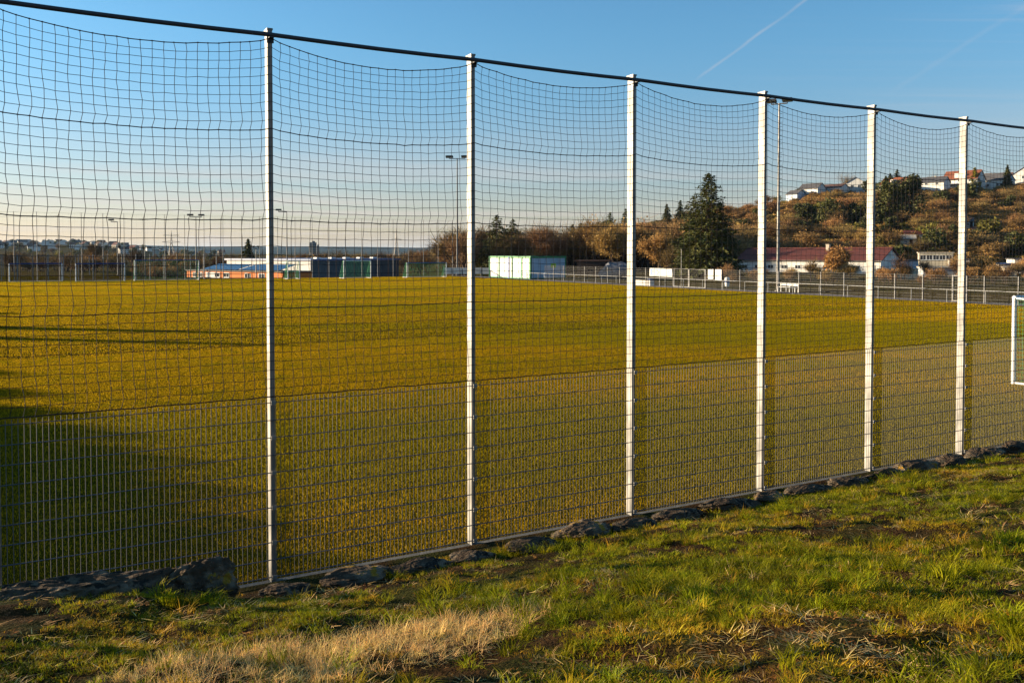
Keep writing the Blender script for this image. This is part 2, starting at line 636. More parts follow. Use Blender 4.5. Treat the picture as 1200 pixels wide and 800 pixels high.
# ------------------------------------------------------------------ land
def build_ground():
    front = np.radians(np.arange(-56, 56.01, 0.6))
    rest = np.radians(np.arange(58, 303.0, 5.0))
    ang = np.concatenate([front, rest])
    rad = 6.0 * 1.042 ** np.arange(0, 190)
    A, RR = np.meshgrid(ang, rad)
    X, Y = RR * np.sin(A), RR * np.cos(A)
    u, n = fuv(X, Y)
    z = hgt(X, Y)
    z = np.where((n > -1) & (n < 119) & (u > -80) & (u < 60), -0.10, z)
    bz = np.where(n < -0.3, bank_h(u, np.minimum(-n, 40)) - 0.3, 0)
    z = np.where(n < -0.3, bz, z)
    na, nr = len(ang), len(rad)
    v = np.stack([X, Y, z], -1).reshape(-1, 3)
    i, j = np.meshgrid(np.arange(nr - 1), np.arange(na), indexing='ij')
    j2 = (j + 1) % na
    f = np.stack([i * na + j, i * na + j2, (i + 1) * na + j2, (i + 1) * na + j], -1).reshape(-1, 4)[:, ::-1]
    v = np.vstack([v, [[0, 0, 1.6]]])
    mi = np.repeat((rad[:-1] > 2600).astype(np.int32), na)
    me = np_mesh('ground', v, f, [MT['land'], MT['forest']], True, mi)
    put('ground', me, kind='structure')


def grid_sheet(name, us, ns, zf, m, n_is_d=False):
    A, B = np.meshgrid(us, ns)
    s = -1 if n_is_d else 1
    X = P0.x + A * U.x + s * B * NV.x
    Y = P0.y + A * U.y + s * B * NV.y
    Z = zf(A, B)
    nu, nn = len(us), len(ns)
    v = np.stack([X, Y, Z], -1).reshape(-1, 3)
    i, j = np.meshgrid(np.arange(nn - 1), np.arange(nu - 1), indexing='ij')
    f = np.stack([i * nu + j, i * nu + j + 1, (i + 1) * nu + j + 1, (i + 1) * nu + j], -1).reshape(-1, 4)
    if n_is_d:
        f = f[:, ::-1]
    return put(name, np_mesh(name, v, f, [m], True), kind='structure')


def pitch_h(u, n):
    return 0.06 * fbm(u, n, 40, 2, 31) * sstep(n, 0.5, 12)


build_ground()
grid_sheet('pitch', np.arange(-80, 57.6, 0.75), np.concatenate([np.arange(0.02, 40, 0.5), np.arange(40, 118.4, 1.0)]), pitch_h, MT['pitch'])
grid_sheet('gravel_path', np.arange(57.25, 60.6, 1.0), np.arange(10, 119, 2.0), lambda u, n: 0.0 * u + 0.0, MT['path'])
grid_sheet('training_pitch', np.arange(-40, 24, 2.0), np.arange(130, 150, 2.0), lambda u, n: hgt(P0.x + u * U.x + n * NV.x, P0.y + u * U.y + n * NV.y) + 0.06, MT['pitch'])
grid_sheet('grass_bank', np.arange(-14, 32, 0.1), np.arange(0.06, 16.1, 0.08), bank_h, MT['soil'], True)
kb = MB()
for k in range(-6, 16):
    kb.fbox(2.5 * k + 0.004, 2.5 * k + 2.496, -0.04, 0.09, -0.2, 0.004)
kb.build('kerb', MT['concrete'], kind='structure')

# ------------------------------------------------------------------ the tall ball-stop fence in front
FK0, FK1 = -4, 9


def px_(k):
    """post position along the fence; the end bay at the left is a hand wider"""
    return 2.5 * k - (0.14 if k < 0 else 0.0)


def post_mesh():
    m = MB()
    w, d, h = 0.054, 0.132, 6.14
    c = 0.006
    prof = [(-w / 2 + c, 0), (w / 2 - c, 0), (w / 2, c), (w / 2, d - c), (w / 2 - c, d), (-w / 2 + c, d), (-w / 2, d - c), (-w / 2, c)]
    vs = [(x, y, -0.3) for x, y in prof] + [(x, y, h) for x, y in prof]
    m.add(vs, [(i, (i + 1) % 8, (i + 1) % 8 + 8, i + 8) for i in range(8)])
    return m.mesh('post', [MT['galv']])


def cap_mesh():
    m = MB()
    m.box((0, 0.0725, 6.15), (0.064, 0.153, 0.02))
    return m.mesh('post_cap', [MT['galv']])


def bracket_mesh():
    m = MB()
    m.box((0, -0.012, 6.045), (0.075, 0.022, 0.10))
    m.box((0, -0.055, 6.045), (0.05, 0.075, 0.012))
    return m.mesh('rail_bracket', [MT['rail']])


def panel_mesh():
    """welded double-rod mesh panel, 2.5 m by 2.03 m"""
    m = MB()
    y = -0.032
    for i in range(50):
        x = 0.025 + i * 0.05
        m.tube([(x, y, 0.05), (x, y, 2.075)], 0.0036, 6, False)
    m.cur = 1
    for j in range(11):
        z = 0.075 + 0.195 * j
        for s in (-1, 1):
            m.tube([(0.0, y + s * 0.008, z), (2.5, y + s * 0.008, z)], 0.0038, 6, False)
    return m.mesh('mesh_panel', [MT['wire'], MT['shaded_wire']])


def clip_mesh():
    m = MB()
    m.box((0, -0.047, 0), (0.05, 0.008, 0.045))
    m.tube([(0, -0.056, 0), (0, -0.0505, 0)], 0.009, 6)
    return m.mesh('panel_clamp', [MT['galv']])


def net_mesh(seed):
    rs = random.Random(seed)
    nc, nr = 24, 41
    sag = 0.17 + rs.uniform(-0.02, 0.02)
    skew = rs.uniform(-0.15, 0.05)
    ph = rs.uniform(0, 6)
    P = {}
    for i in range(nc + 1):
        s = i / nc
        ss = s ** (1 + skew)
        cat = 4 * ss * (1 - ss)
        for j in range(nr):
            t = j / (nr - 1)
            zt = 6.045 - 0.02 * (0 < i < nc)
            zb = 2.09 + 0.004 * math.sin(i * 1.3 + ph)
            pull = 0.012 * math.sin(math.pi * t) * cat
            z = zt + (zb - zt) * t - sag * cat * (1 - t) ** 3.5 - pull
            band = (j % 10) / 10.0
            x = 2.5 * s + (0.006 * math.sin(j * 0.3 + ph) + 0.024 * max(0, band - 0.55) / 0.45 + 0.003 * math.sin(i * 2.1 + j * 0.9)) * (0 < i < nc) * (0 < j < nr - 1)
            x += rs.gauss(0, 0.003) * (0 < i < nc)
            z += rs.gauss(0, 0.0025) * (0 < i < nc)
            y = -0.036 - 0.025 * math.sin(math.pi * s) * math.sin(math.pi * t) * (1 + 0.4 * math.sin(ph + 3 * t))
            P[i, j] = (x, y, z)
    m = MB()
    for j in range(nr):
        rope = j in (0, nr - 1) or j % 10 == 0
        r = 0.0064 if j == nr - 1 else 0.0052 if rope else 0.0028
        m.tube([P[i, j] for i in range(nc + 1)], r, 4, False)
    for i in range(nc + 1):
        for j0 in range(0, nr - 1, 10):
            m.tube([P[i, j] for j in range(j0, min(j0 + 10, nr - 1) + 1)], 0.0028, 4, False)
    # knots along the seams
    for j in range(0, nr, 10):
        for i in range(1, nc):
            x, y, z = P[i, j]
            m.box((x, y, z), (0.014, 0.014, 0.012))
    return m.mesh('net', [MT['net']])


def build_near_fence():
    t = thing('ball_stop_fence', 'tall ball stop fence of pale posts with black netting over wire mesh panels', 'fence', P0, U_ANG)
    pm, cm, bm_, wm, clm = post_mesh(), cap_mesh(), bracket_mesh(), panel_mesh(), clip_mesh()
    nets = [net_mesh(s) for s in range(4)]
    for k in range(FK0, FK1 + 1):
        p = put('post', pm, t, loc=(px_(k), 0, 0))
        put('post_cap', cm, p)
        put('rail_bracket', bm_, p)
        for j in range(0, 11, 2):
            put('panel_clamp', clm, p, loc=(0, 0, 0.075 + 0.195 * j))
    for k in range(FK0, FK1):
        w = (px_(k + 1) - px_(k)) / 2.5
        for o in (put('mesh_panel', wm, t, loc=(px_(k), 0, 0)), put('net', nets[k % 4], t, loc=(px_(k), 0, 0))):
            o.scale = (w, 1, 1)
    m = MB()
    xs = [2.5 * (FK0 + (FK1 - FK0) * i / 52) for i in range(53)]
    m.tube([(x, -0.075, 6.07 - 0.012 * math.sin(math.pi * (x / 2.5 % 1))) for x in xs], 0.024, 10)
    m.build('top_rail', MT['rail'], t)


build_near_fence()


# ------------------------------------------------------------------ stones at the foot of the fence
def stone_mesh(name, sx, sy, sz, seed, m, sub=3, rough=0.30, smooth=False):
    import bmesh
    bm = bmesh.new()
    bmesh.ops.create_icosphere(bm, subdivisions=sub, radius=1.0)
    off = Vector((seed * 3.7, seed * 1.9, seed * 5.3))
    cuts = []
    rs = random.Random(seed)
    for _ in range(7):
        d = Vector((rs.gauss(0, 1), rs.gauss(0, 1), rs.gauss(0, 0.8))).normalized()
        cuts.append((d, rs.uniform(0.55, 0.85)))
    for v in bm.verts:
        p = v.co.copy()
        for d, k in cuts:
            e = p.dot(d) - k
            if e > 0:
                p -= d * e * 0.9
        f = 1 + rough * 0.55 * mnoise.noise(p * 1.6 + off) + rough * 0.40 * mnoise.noise(p * 4.2 + off) + rough * 0.30 * mnoise.noise(p * 9.0 - off) + rough * 0.16 * mnoise.noise(p * 21.0 + off)
        p *= f
        v.co = Vector((p.x * sx, p.y * sy, max(p.z, -0.7) * sz))
    me = bpy.data.meshes.new(name)
    bm.to_mesh(me)
    bm.free()
    me.polygons.foreach_set('use_smooth', np.full(len(me.polygons), smooth))
    me.materials.append(m)
    return me


def stone(name, label, u, d, z, sx, sy, sz, seed, m, rot=0.0, group=None, sub=4, tilt=0.0):
    me = stone_mesh(name, sx, sy, sz, seed, m, sub)
    o = put(name, me, None, label, 'stone', group, None, fw(u, -d, z), U_ANG + rot)
    o.rotation_euler = (0, tilt, U_ANG + rot)


stone('boulder', 'knobbly dark boulder with orange lichen on top, left of the first fence post', -0.86, 0.50, 0.31, 0.38, 0.30, 0.29, 3, MT['lichen'], 0.1, 'stones along the fence foot', 5)
stone('boulder', 'long low dark boulder in the bottom left corner of the fence', -2.15, 0.48, 0.31, 1.10, 0.42, 0.40, 8, MT['stone'], 0.04, 'stones along the fence foot', 5, -0.07)
stone('boulder', 'dark boulder at the extreme left edge beside the long low boulder', -3.75, 0.55, 0.4, 0.62, 0.42, 0.32, 15, MT['stone'], 0.04, 'stones along the fence foot')
STONES = [  # u, half length, half depth, half height, label
    (0.02, 0.30, 0.22, 0.12, 'small dark stone wedged against the foot of the first full post'),
    (0.75, 0.46, 0.30, 0.13, 'pale flat slab stone just right of the first full post'),
    (1.55, 0.42, 0.26, 0.13, 'dark slab stone in the middle of the first bay from the left'),
    (2.20, 0.34, 0.24, 0.11, 'small low stone before the foot of the second post'),
    (3.05, 0.42, 0.30, 0.14, 'mossy low stone just right of the second post'),
    (3.85, 0.50, 0.30, 0.19, 'large brown stone filling the middle of the second bay'),
    (4.65, 0.40, 0.25, 0.15, 'dark jagged stone just before the third post'),
    (5.45, 0.44, 0.27, 0.14, 'low dark stone right of the third post'),
    (6.35, 0.52, 0.30, 0.21, 'humped stone with grass on it in the third bay'),
    (7.15, 0.36, 0.25, 0.15, 'small dark stone just before the fourth post'),
    (8.00, 0.50, 0.28, 0.17, 'flat brown stone right of the fourth post'),
    (8.90, 0.46, 0.30, 0.20, 'dark rounded stone in the fourth bay'),
    (9.70, 0.48, 0.28, 0.24, 'pale topped stone at the foot of the fifth post'),
    (10.60, 0.56, 0.32, 0.25, 'layered dark slab stone in the fifth bay'),
    (11.50, 0.50, 0.30, 0.25, 'long dark stone before the sixth post'),
    (12.45, 0.52, 0.34, 0.25, 'broad dark stone at the foot of the sixth post'),
    (13.40, 0.50, 0.30, 0.26, 'brown streaked stone right of the sixth post'),
    (14.30, 0.48, 0.32, 0.27, 'reddish brown stone at the right edge by the fence'),
    (15.20, 0.50, 0.32, 0.26, 'dark stone past the right edge by the fence'),
]
for i, (u, a, b, c, lab) in enumerate(STONES):
    rs = random.Random(50 + i)
    stone('stone', lab, u, 0.44 + rs.uniform(-0.04, 0.08), 0.045 + 0.15 * c, a * (1.0 if i < 3 else 0.92), b * 0.86, c * (0.6 if i < 3 else 0.52), 60 + i, MT['lichen'] if i % 4 == 1 else MT['stone'],
          rs.uniform(-0.12, 0.12), 'stones along the fence foot', 4)


# ------------------------------------------------------------------ goals
def goal(label, u, n, width, height, depth, top_arm, side=1, rot=0.0, group='football goals', green=True, cell=0.24, blue=False, r=0.06, rope=0.006):
    """front frame along local x from 0 to width, net running to local -y*side"""
    base = fw(u, n, 0.0)
    base.z = 0.0
    t = thing('football_goal', label, 'goal', base, U_ANG + rot, group)
    pm = MB()
    pm.tube([(0, 0, 0), (0, 0, height)], r, 10)
    me = pm.mesh('goal_post', [MT['white']])
    put('goal_post', me, t)
    put('goal_post', me, t, loc=(width, 0, 0))
    m = MB()
    m.tube([(-r * 0.5, 0, height), (width + r * 0.5, 0, height)], r, 10)
    m.build('crossbar', MT['bluepaint' if blue else 'white'], t)
    for x in (0, width):
        m = MB()
        m.tube([(x, -side * r, height - 0.02), (x, -side * top_arm, height - 0.06)], r * 0.45, 8)
        m.tube([(x, -side * top_arm, height - 0.06), (x, -side * depth, 0.05)], r * 0.45, 8)
        m.build('net_arm', MT['greenpaint' if green == 2 else 'white'], t)
        m = MB()
        m.tube([(x, -side * r, 0.04), (x, -side * depth, 0.04)], r * 0.55, 8)
        m.build('ground_bar', MT['white'], t)
    m = MB()
    m.tube([(0, -side * depth, 0.04), (width, -side * depth, 0.04)], r * 0.55, 8)
    m.build('ground_bar', MT['white'], t)
    # net
    m = MB()
    prof = [(0.0, height - 0.06), (top_arm, height - 0.10), (depth, 0.05)]
    L1 = top_arm
    L2 = math.hypot(depth - top_arm, height - 0.15)
    rows = [(q, True) for q in np.arange(0, L1 + L2, cell)]

    def pp(q):
        if q < L1:
            return q, height - 0.06 - 0.04 * q / max(L1, 0.01)
        k = (q - L1) / L2
        sagk = 0.10 * math.sin(math.pi * k)
        return top_arm + (depth - top_arm) * k - sagk * 0.5, (height - 0.10) + (0.05 - height + 0.10) * k - sagk
    nx = max(2, int(width / cell))
    for q, _ in rows:
        y, z = pp(q)
        m.tube([(width * i / nx, -side * y, z) for i in range(0, nx + 1, 4)] + [(width, -side * y, z)], rope, 3, False)
    for i in range(nx + 1):
        x = width * i / nx
        m.tube([(x, -side * pp(q)[0], pp(q)[1]) for q in np.linspace(0, L1 + L2, 9)], rope, 3, False)
    for x in (0, width):
        z = cell
        while z < height - 0.1:
            yb = top_arm + (depth - top_arm) * (1 - z / height)
            m.tube([(x, 0, z), (x, -side * yb, z)], rope, 3, False)
            z += cell
        y = cell
        while y < depth:
            zt = height - 0.1 if y < top_arm else (height - 0.1) * (1 - (y - top_arm) / max(depth - top_arm, 0.01))
            m.tube([(x, -side * y, 0.03), (x, -side * y, max(zt, 0.05))], rope, 3, False)
            y += cell
    m.build('goal_net', MT['greennet' if green else 'net'], t)
    return t


g = on_level(1187.5, 450)
gu, gn = fuv(g.x, g.y)
goal('large white football goal with green net behind the right end of the fence', gu, gn, 7.32, 2.44, 2.0, 0.8, 1, cell=0.12, rope=0.0035)


def far_goal(label, xl, xr, yb, ytop, depth, top_arm, **kw):
    a = on_level(xl, yb)
    u, n = fuv(a.x, a.y)
    k = (xr - 600) / 1000.0
    w = (k * a.y - a.x) / (U.x - k * U.y)
    h = (yb - ytop) / 1000.0 * a.y
    return goal(label, u, n, w, h, depth, top_arm, -1, **kw)


far_goal('youth goal with blue crossbar at the far left touchline', 11, 72.5, 330.6, 309, 1.4, 0.5, green=False, blue=True, rope=0.012)
far_goal('youth goal with blue crossbar right of the leftmost far goal', 89, 146, 330, 309, 1.4, 0.5, green=False, blue=True, rope=0.012)
far_goal('big far goal with green side netting left of the orange building', 158, 233, 329, 305, 1.8, 0.8, green=2, blue=True, rope=0.012)
far_goal('narrow green netted goal in front of the long white hall', 337.5, 351, 327, 305.5, 2.4, 0.6, green=2, rope=0.014)
far_goal('goal with white posts and green net before the grey blue hall end', 403, 434.5, 326.3, 305.5, 2.2, 0.6, green=2, rope=0.012)
far_goal('rightmost far goal with one green netted side near the tall lamp mast', 477, 523, 325.2, 308, 1.8, 0.6, green=2, blue=True, rope=0.012)


# ------------------------------------------------------------------ far tall net fence, short fence, railing, side fence
def far_tall_fence():
    n0 = 120.0
    t = thing('net_fence', 'very tall thin post net fence behind the far goals', 'fence', fw(0, n0), U_ANG)
    m = MB()
    m.tube([(0, 0, -0.2), (0, 0, 4.2)], 0.055, 8)
    m.tube([(0, 0, 4.2), (0, 0, 9.2)], 0.038, 8)
    me = m.mesh('post', [MT['grey_post']])
    us = [58.4 - 2.64 * i for i in range(30)]
    for u in us:
        put('post', me, t, loc=(u, 0, 0))
    for z in (9.15, 8.55):
        m = MB()
        pts = []
        for a, b in zip(us[:-1], us[1:]):
            pts += [(a, 0, z), ((a + b) / 2, 0, z - 0.09)]
        m.tube(pts + [(us[-1], 0, z)], 0.013, 4, False)
        m.build('cable', MT['galv'], t)
    m = MB()
    for j in range(12):
        z = 0.3 + 0.7 * j
        m.tube([(us[0], 0, z), (us[-1], 0, z)], 0.003, 3, False)
    for i in range(int((us[0] - us[-1]) / 0.7)):
        m.tube([(us[-1] + 0.7 * i, 0, 0.1), (us[-1] + 0.7 * i, 0, 9.1)], 0.003, 3, False)
    m.build('net', MT['net'], t)


far_tall_fence()


def post_fence(name, label, n0, u0, u1, step, h, r, rails):
    t = thing(name, label, 'fence', fw(0, n0), U_ANG)
    m = MB()
    m.box((0, 0, h / 2), (r * 2, r * 2, h))
    me = m.mesh('post', [MT['grey_post']])
    u = u0
    while u <= u1:
        put('post', me, t, loc=(u, 0, 0))
        u += step
    for z in rails:
        m = MB()
        m.tube([(u0, 0, z), (u1, 0, z)], 0.02, 4)
        m.build('rail', MT['galv'], t)
    m = MB()
    for j in range(int(h / 0.4)):
        m.tube([(u0, 0.03, 0.2 + 0.4 * j), (u1, 0.03, 0.2 + 0.4 * j)], 0.006, 3, False)
    m.build('wire', MT['wire'], t)


post_fence('boundary_fence', 'row of pale square posts behind the far left goals', 122.5, -12.0, 21.0, 1.83, 3.6, 0.06, (3.4,))
post_fence('boundary_fence', 'shorter pale post fence beyond the second pitch at far left', 152.0, -24.0, 6.0, 2.1, 3.3, 0.05, (3.2,))


def railing():
    t = thing('barrier_railing', 'low white tube railing along the far side of the pitch', 'railing', fw(57.5, 0), U_ANG)
    m = MB()
    m.tube([(0, 0, -0.1), (0, 0, 0.95)], 0.032, 8)
    me = m.mesh('railing_post', [MT['lightgrey']])
    ks = [12.6 + 3.0 * i for i in range(30)]
    for k in ks:
        put('railing_post', me, t, loc=(0, k, 0))
    m = MB()
    m.tube([(0, ks[0], 0.98), (0, ks[-1], 0.98)], 0.036, 8)
    m.build('handrail', MT['lightgrey'], t)


railing()


def side_fence():
    t = thing('mesh_fence', 'grey wire mesh fence with gates behind the white railing', 'fence', fw(58.6, 0), U_ANG)
    m = MB()
    m.box((0, 0, 1.0), (0.06, 0.06, 2.1))
    pm = m.mesh('post', [MT['grey_post']])
    m = MB()
    for j in range(10):
        m.tube([(0.04, 0, 0.1 + 0.21 * j), (0.04, 2.5, 0.1 + 0.21 * j)], 0.0075, 4, False)
    for i in range(25):
        m.tube([(0.04, 0.05 + 0.1 * i, 0.06), (0.04, 0.05 + 0.1 * i, 2.04)], 0.0035, 3, False)
    wm = m.mesh('mesh_panel', [MT['wire']])

    def gate(k0, k1, leaves):
        w = (k1 - k0) / leaves
        for i in range(leaves):
            a, b = k0 + i * w + 0.05, k0 + (i + 1) * w - 0.05
            m = MB()
            for y in (a, b):
                m.box((0, y, 1.05), (0.07, 0.08, 1.95))
            for z in (0.1, 2.0):
                m.box((0, (a + b) / 2, z), (0.066, b - a - 0.081, 0.07))
            gl = m.build('gate', MT['grey_post'], t)
            m = MB()
            for j in range(8):
                m.tube([(0, a, 0.3 + 0.21 * j), (0, b, 0.3 + 0.21 * j)], 0.007, 4, False)
            for j in range(int((b - a) / 0.1)):
                m.tube([(0, a + 0.1 * j, 0.1), (0, a + 0.1 * j, 2.0)], 0.0035, 3, False)
            m.build('gate_mesh', MT['wire'], gl)
            m = MB()
            m.box((-0.06, b - 0.1 if i == 0 else a + 0.1, 1.05), (0.05, 0.13, 0.03))
            m.build('handle', MT['rail'], gl)
    gate(58.4, 63.6, 2)
    gate(29.7, 30.9, 1)
    k = 13.4
    spans = []
    while k < 90:
        put('post', pm, t, loc=(0, k, 0))
        mid = k + 1.25
        if not (57.6 < mid < 64.4):
            put('mesh_panel', wm, t, loc=(0, k, 0))
        k += 2.5


side_fence()


def at_side(x, u=58.5):
    """point on the side-fence line seen at photo column x"""
    a = (x - 600) / 1000.0
    b = fw(u, 0)
    k = (b.x - a * b.y) / (-NV.x + a * NV.y)
    return fw(u, k), k


# banner and boards on the side fence
def board(name, label, x0, x1, z0, z1, cat, draw=None):
    p0, k0 = at_side(x0, 58.5)
    p1, k1 = at_side(x1, 58.5)
    w = k0 - k1
    t = thing(name, label, cat, fw(58.5, k1, 0), U_ANG)
    m = MB()
    m.box((0, w / 2, (z0 + z1) / 2), (0.03, w, z1 - z0))
    m.build('panel', MT['board'], t)
    m = MB()
    for y in (0.02, w - 0.02):
        m.box((-0.018, y, (z0 + z1) / 2), (0.012, 0.05, z1 - z0 - 0.02))
    for z in (z0 + 0.02, z1 - 0.02):
        m.box((-0.0175, w / 2, z), (0.011, w - 0.1, 0.04))
    m.build('frame', MT['white'], t)
    if draw:
        draw(t, w, z0, z1)
    return t


MT['ink_blue'] = mat('print_blue', (0.03, 0.12, 0.40), None, rough=0.5)
MT['ink_red'] = mat('print_red', (0.45, 0.03, 0.03), None, rough=0.5)
MT['ink_dark'] = mat('print_dark', (0.03, 0.03, 0.04), None, rough=0.5)
MT['ink_grey'] = mat('print_grey', (0.42, 0.44, 0.46), None, rough=0.5)
MT['lime'] = mat('lime_sign', (0.45, 0.60, 0.06), None, rough=0.5)


def banner_print(t, w, z0, z1):
    """blocks of print as far as they can be made out; seen from the pitch, +y is the left end"""
    h = z1 - z0

    def blk(name, y, z, sy, sz, mt):
        m = MB()
        m.box((-0.02, w * (1 - y), z0 + h * z), (0.008, w * sy, h * sz))
        m.build(name, MT[mt], t)
    blk('print', 0.075, 0.5, 0.05, 0.8, 'ink_blue')
    blk('print', 0.15, 0.68, 0.05, 0.10, 'ink_red')
    blk('print', 0.15, 0.50, 0.06, 0.08, 'ink_red')
    blk('print', 0.14, 0.33, 0.05, 0.08, 'ink_blue')
    for y in (0.3, 0.54, 0.78):
        blk('divider', y, 0.5, 0.008, 0.86, 'ink_grey')
    blk('print', 0.34, 0.72, 0.05, 0.12, 'ink_dark')
    blk('print', 0.41, 0.50, 0.09, 0.12, 'ink_dark')
    blk('print', 0.36, 0.26, 0.07, 0.10, 'ink_dark')
    blk('print', 0.61, 0.52, 0.08, 0.24, 'ink_grey')
    blk('print', 0.84, 0.64, 0.012, 0.3, 'ink_red')
    blk('print', 0.84, 0.42, 0.05, 0.08, 'ink_grey')


board('banner', 'long white printed banner on the mesh fence left of the gate', 761.5, 788, 1.12, 2.02, 'banner', banner_print)
board('notice_board', 'left of two white boards on the fence right of the gate', 830, 836, 1.05, 2.08, 'sign')
board('notice_board', 'right of two white boards on the fence right of the gate', 838.5, 845.5, 0.95, 2.05, 'sign')


# ------------------------------------------------------------------ masts and lamps
def floodlight(label, loc, h, r, heads, rot, name='floodlight', group='floodlight masts', arm=1.3, steps=False, headsize=(1.0, 0.55, 0.16), metal='galv'):
    t = thing(name, label, 'floodlight', loc, rot, group)
    m = MB()
    m.tube([(0, 0, -0.2), (0, 0, h * 0.5), (0, 0, h)], [r, r * 0.78, r * 0.5], 12)
    m.tube([(0, 0, 0.0), (0, 0, 0.06)], r * 2.0, 12)
    m.build('mast', MT[metal], t)
    if steps:
        m = MB()
        z = 3.0
        while z < h - 0.8:
            m.tube([(r * 0.5, 0, z), (r * 0.9 + 0.16, 0, z)], 0.018, 4)
            z += 0.42
        m.build('step', MT['galv'], t)
    m = MB()
    m.tube([(-arm, 0, h - 0.05), (arm if len(heads) > 1 else 0, 0, h - 0.05)], 0.06, 8)
    m.build('cross_arm', MT[metal], t)
    for sx in heads:
        m = MB()
        x = sx * arm
        ax = Vector((1, 0, 0))
        ay = Vector((0, math.cos(0.35), -math.sin(0.35)))
        az = ax.cross(ay)
        sl = headsize
        m.box((x, 0, h + 0.28), sl, (ax, ay, az))
        m.box((x, 0, h + 0.1), (0.08, 0.08, 0.36))
        hd = m.build('lamp_head', MT['rail'], t)
        m = MB()
        m.box(Vector((x, 0, h + 0.28)) - az * (sl[2] / 2 + 0.006), (sl[0] * 0.88, sl[1] * 0.84, 0.012), (ax, ay, az))
        m.build('lens', MT['lens'], hd)
    return t


MT['lens'] = mat('lamp_glass', (0.45, 0.45, 0.42), None, rough=0.15)


def ground_at(x, y, z=0.0):
    p = on_level(x, y, z)
    p.z = z
    return p


p = ground_at(911.5, 341)
floodlight('nearest tall grey floodlight mast with climbing steps by the white bench', p, 18.3, 0.16, (-1, 1), R(-28), arm=0.75, steps=True, headsize=(0.95, 0.55, 0.2))
p = ground_at(536, 322)
floodlight('tall dark floodlight mast with two lamp heads at the far pitch corner', p, (322 - 186) / 1000 * p.y, 0.17, (-1, 1), R(-5), arm=1.35, headsize=(1.25, 0.6, 0.22), metal='darkgrey')


def far_lamp(label, x, ytop, Y, heads, arm, name='street_lamp'):
    q = at(x, ytop, Y)
    z0 = float(hgt(q.x, q.y))
    floodlight(label, Vector((q.x, q.y, z0)), q.z - z0, 0.11, heads, R(20), name, 'lamps beyond the far fence', arm, headsize=(0.9, 0.4, 0.14), metal='darkgrey')


far_lamp('thin twin headed lamp post left of the orange building', 229.5, 254, 132, (-1, 1), 0.8)
far_lamp('single armed lamp post rising before the long white hall', 336, 248, 140, (-1,), 1.3)
far_lamp('small single armed lamp post seen before the distant town', 137.5, 259.5, 150, (-1,), 1.0)
p = at(300, 291, 135)
floodlight('short lamp post standing before the white hall roof', Vector((p.x, p.y, 0)), p.z, 0.09, (-1, 1), R(10), 'street_lamp', 'lamps beyond the far fence', 0.35, headsize=(0.5, 0.35, 0.12))

# plain pole beside the gate
p, _ = at_side(798.5, 57.9)
t = thing('flag_pole', 'bare thin pale pole standing in front of the double gate', 'pole', p)
m = MB()
m.tube([(0, 0, -0.1), (0, 0, 4.1)], [0.045, 0.032], 8)
m.build('pole', MT['galv'], t)
m = MB()
m.tube([(0, 0, 4.1), (0, 0, 4.16)], 0.05, 8)
m.build('pole_cap', MT['galv'], t)


# bench by the mast
def bench(label, x0, x1, y):
    a, b = ground_at(x0, y), ground_at(x1, y + 1.5)
    d = (b - a)
    L = d.length
    t = thing('bench', label, 'bench', a, math.atan2(d.y, d.x))
    m = MB()
    for i in range(3):
        m.box((L / 2, -0.14 + 0.15 * i, 0.46), (L, 0.12, 0.04))
    m.build('seat', MT['white'], t)
    m = MB()
    for i in range(2):
        m.box((L / 2, 0.25, 0.66 + 0.16 * i), (L, 0.03, 0.12))
    m.build('backrest', MT['white'], t)
    m = MB()
    m.box((0, -0.14, 0.22), (0.06, 0.06, 0.44))
    m.box((0, 0.22, 0.42), (0.06, 0.05, 0.84))
    lm = m.mesh('leg', [MT['white']])
    for i in range(3):
        put('leg', lm, t, loc=(0.12 + (L - 0.24) * i / 2, 0, 0))


bench('white slatted bench behind the railing beside the tall mast', 912, 934, 341.5)


def bin_(label, x, y, h, r):
    p = ground_at(x, y)
    t = thing('litter_bin', label, 'bin', p)
    m = MB()
    m.tube([(0, 0, 0.22), (0, 0, 0.55 * h), (0, 0, h)], [r * 0.8, r, r], 12)
    m.build('body', MT['white'], t)
    m = MB()
    m.tube([(0, 0, 0.62 * h), (0, 0, 0.8 * h)], r * 1.03, 12)
    m.build('band', MT['bluepaint'], t)
    m = MB()
    m.tube([(0, 0, h), (0, 0, h + 0.05), (0, 0, h + 0.14)], [r * 1.05, r * 1.0, r * 0.4], 12)
    m.build('lid', MT['white'], t)
    m = MB()
    m.tube([(0, r * 0.6, 0), (0, r * 0.6, h * 0.6)], 0.035, 6)
    m.build('stand', MT['galv'], t)


bin_('white round litter bin with blue band on the railing path', 852, 338, 1.05, 0.26)
bin_('small white bin in front of the blue container end', 638.5, 327.4, 0.85, 0.22)


# ------------------------------------------------------------------ buildings
def wall_mat(name, c, c2=None):
    MT[name] = mat(name, c, c2 or tuple(x * 0.86 for x in c), 0.7, 0.85, 0.12, 9)


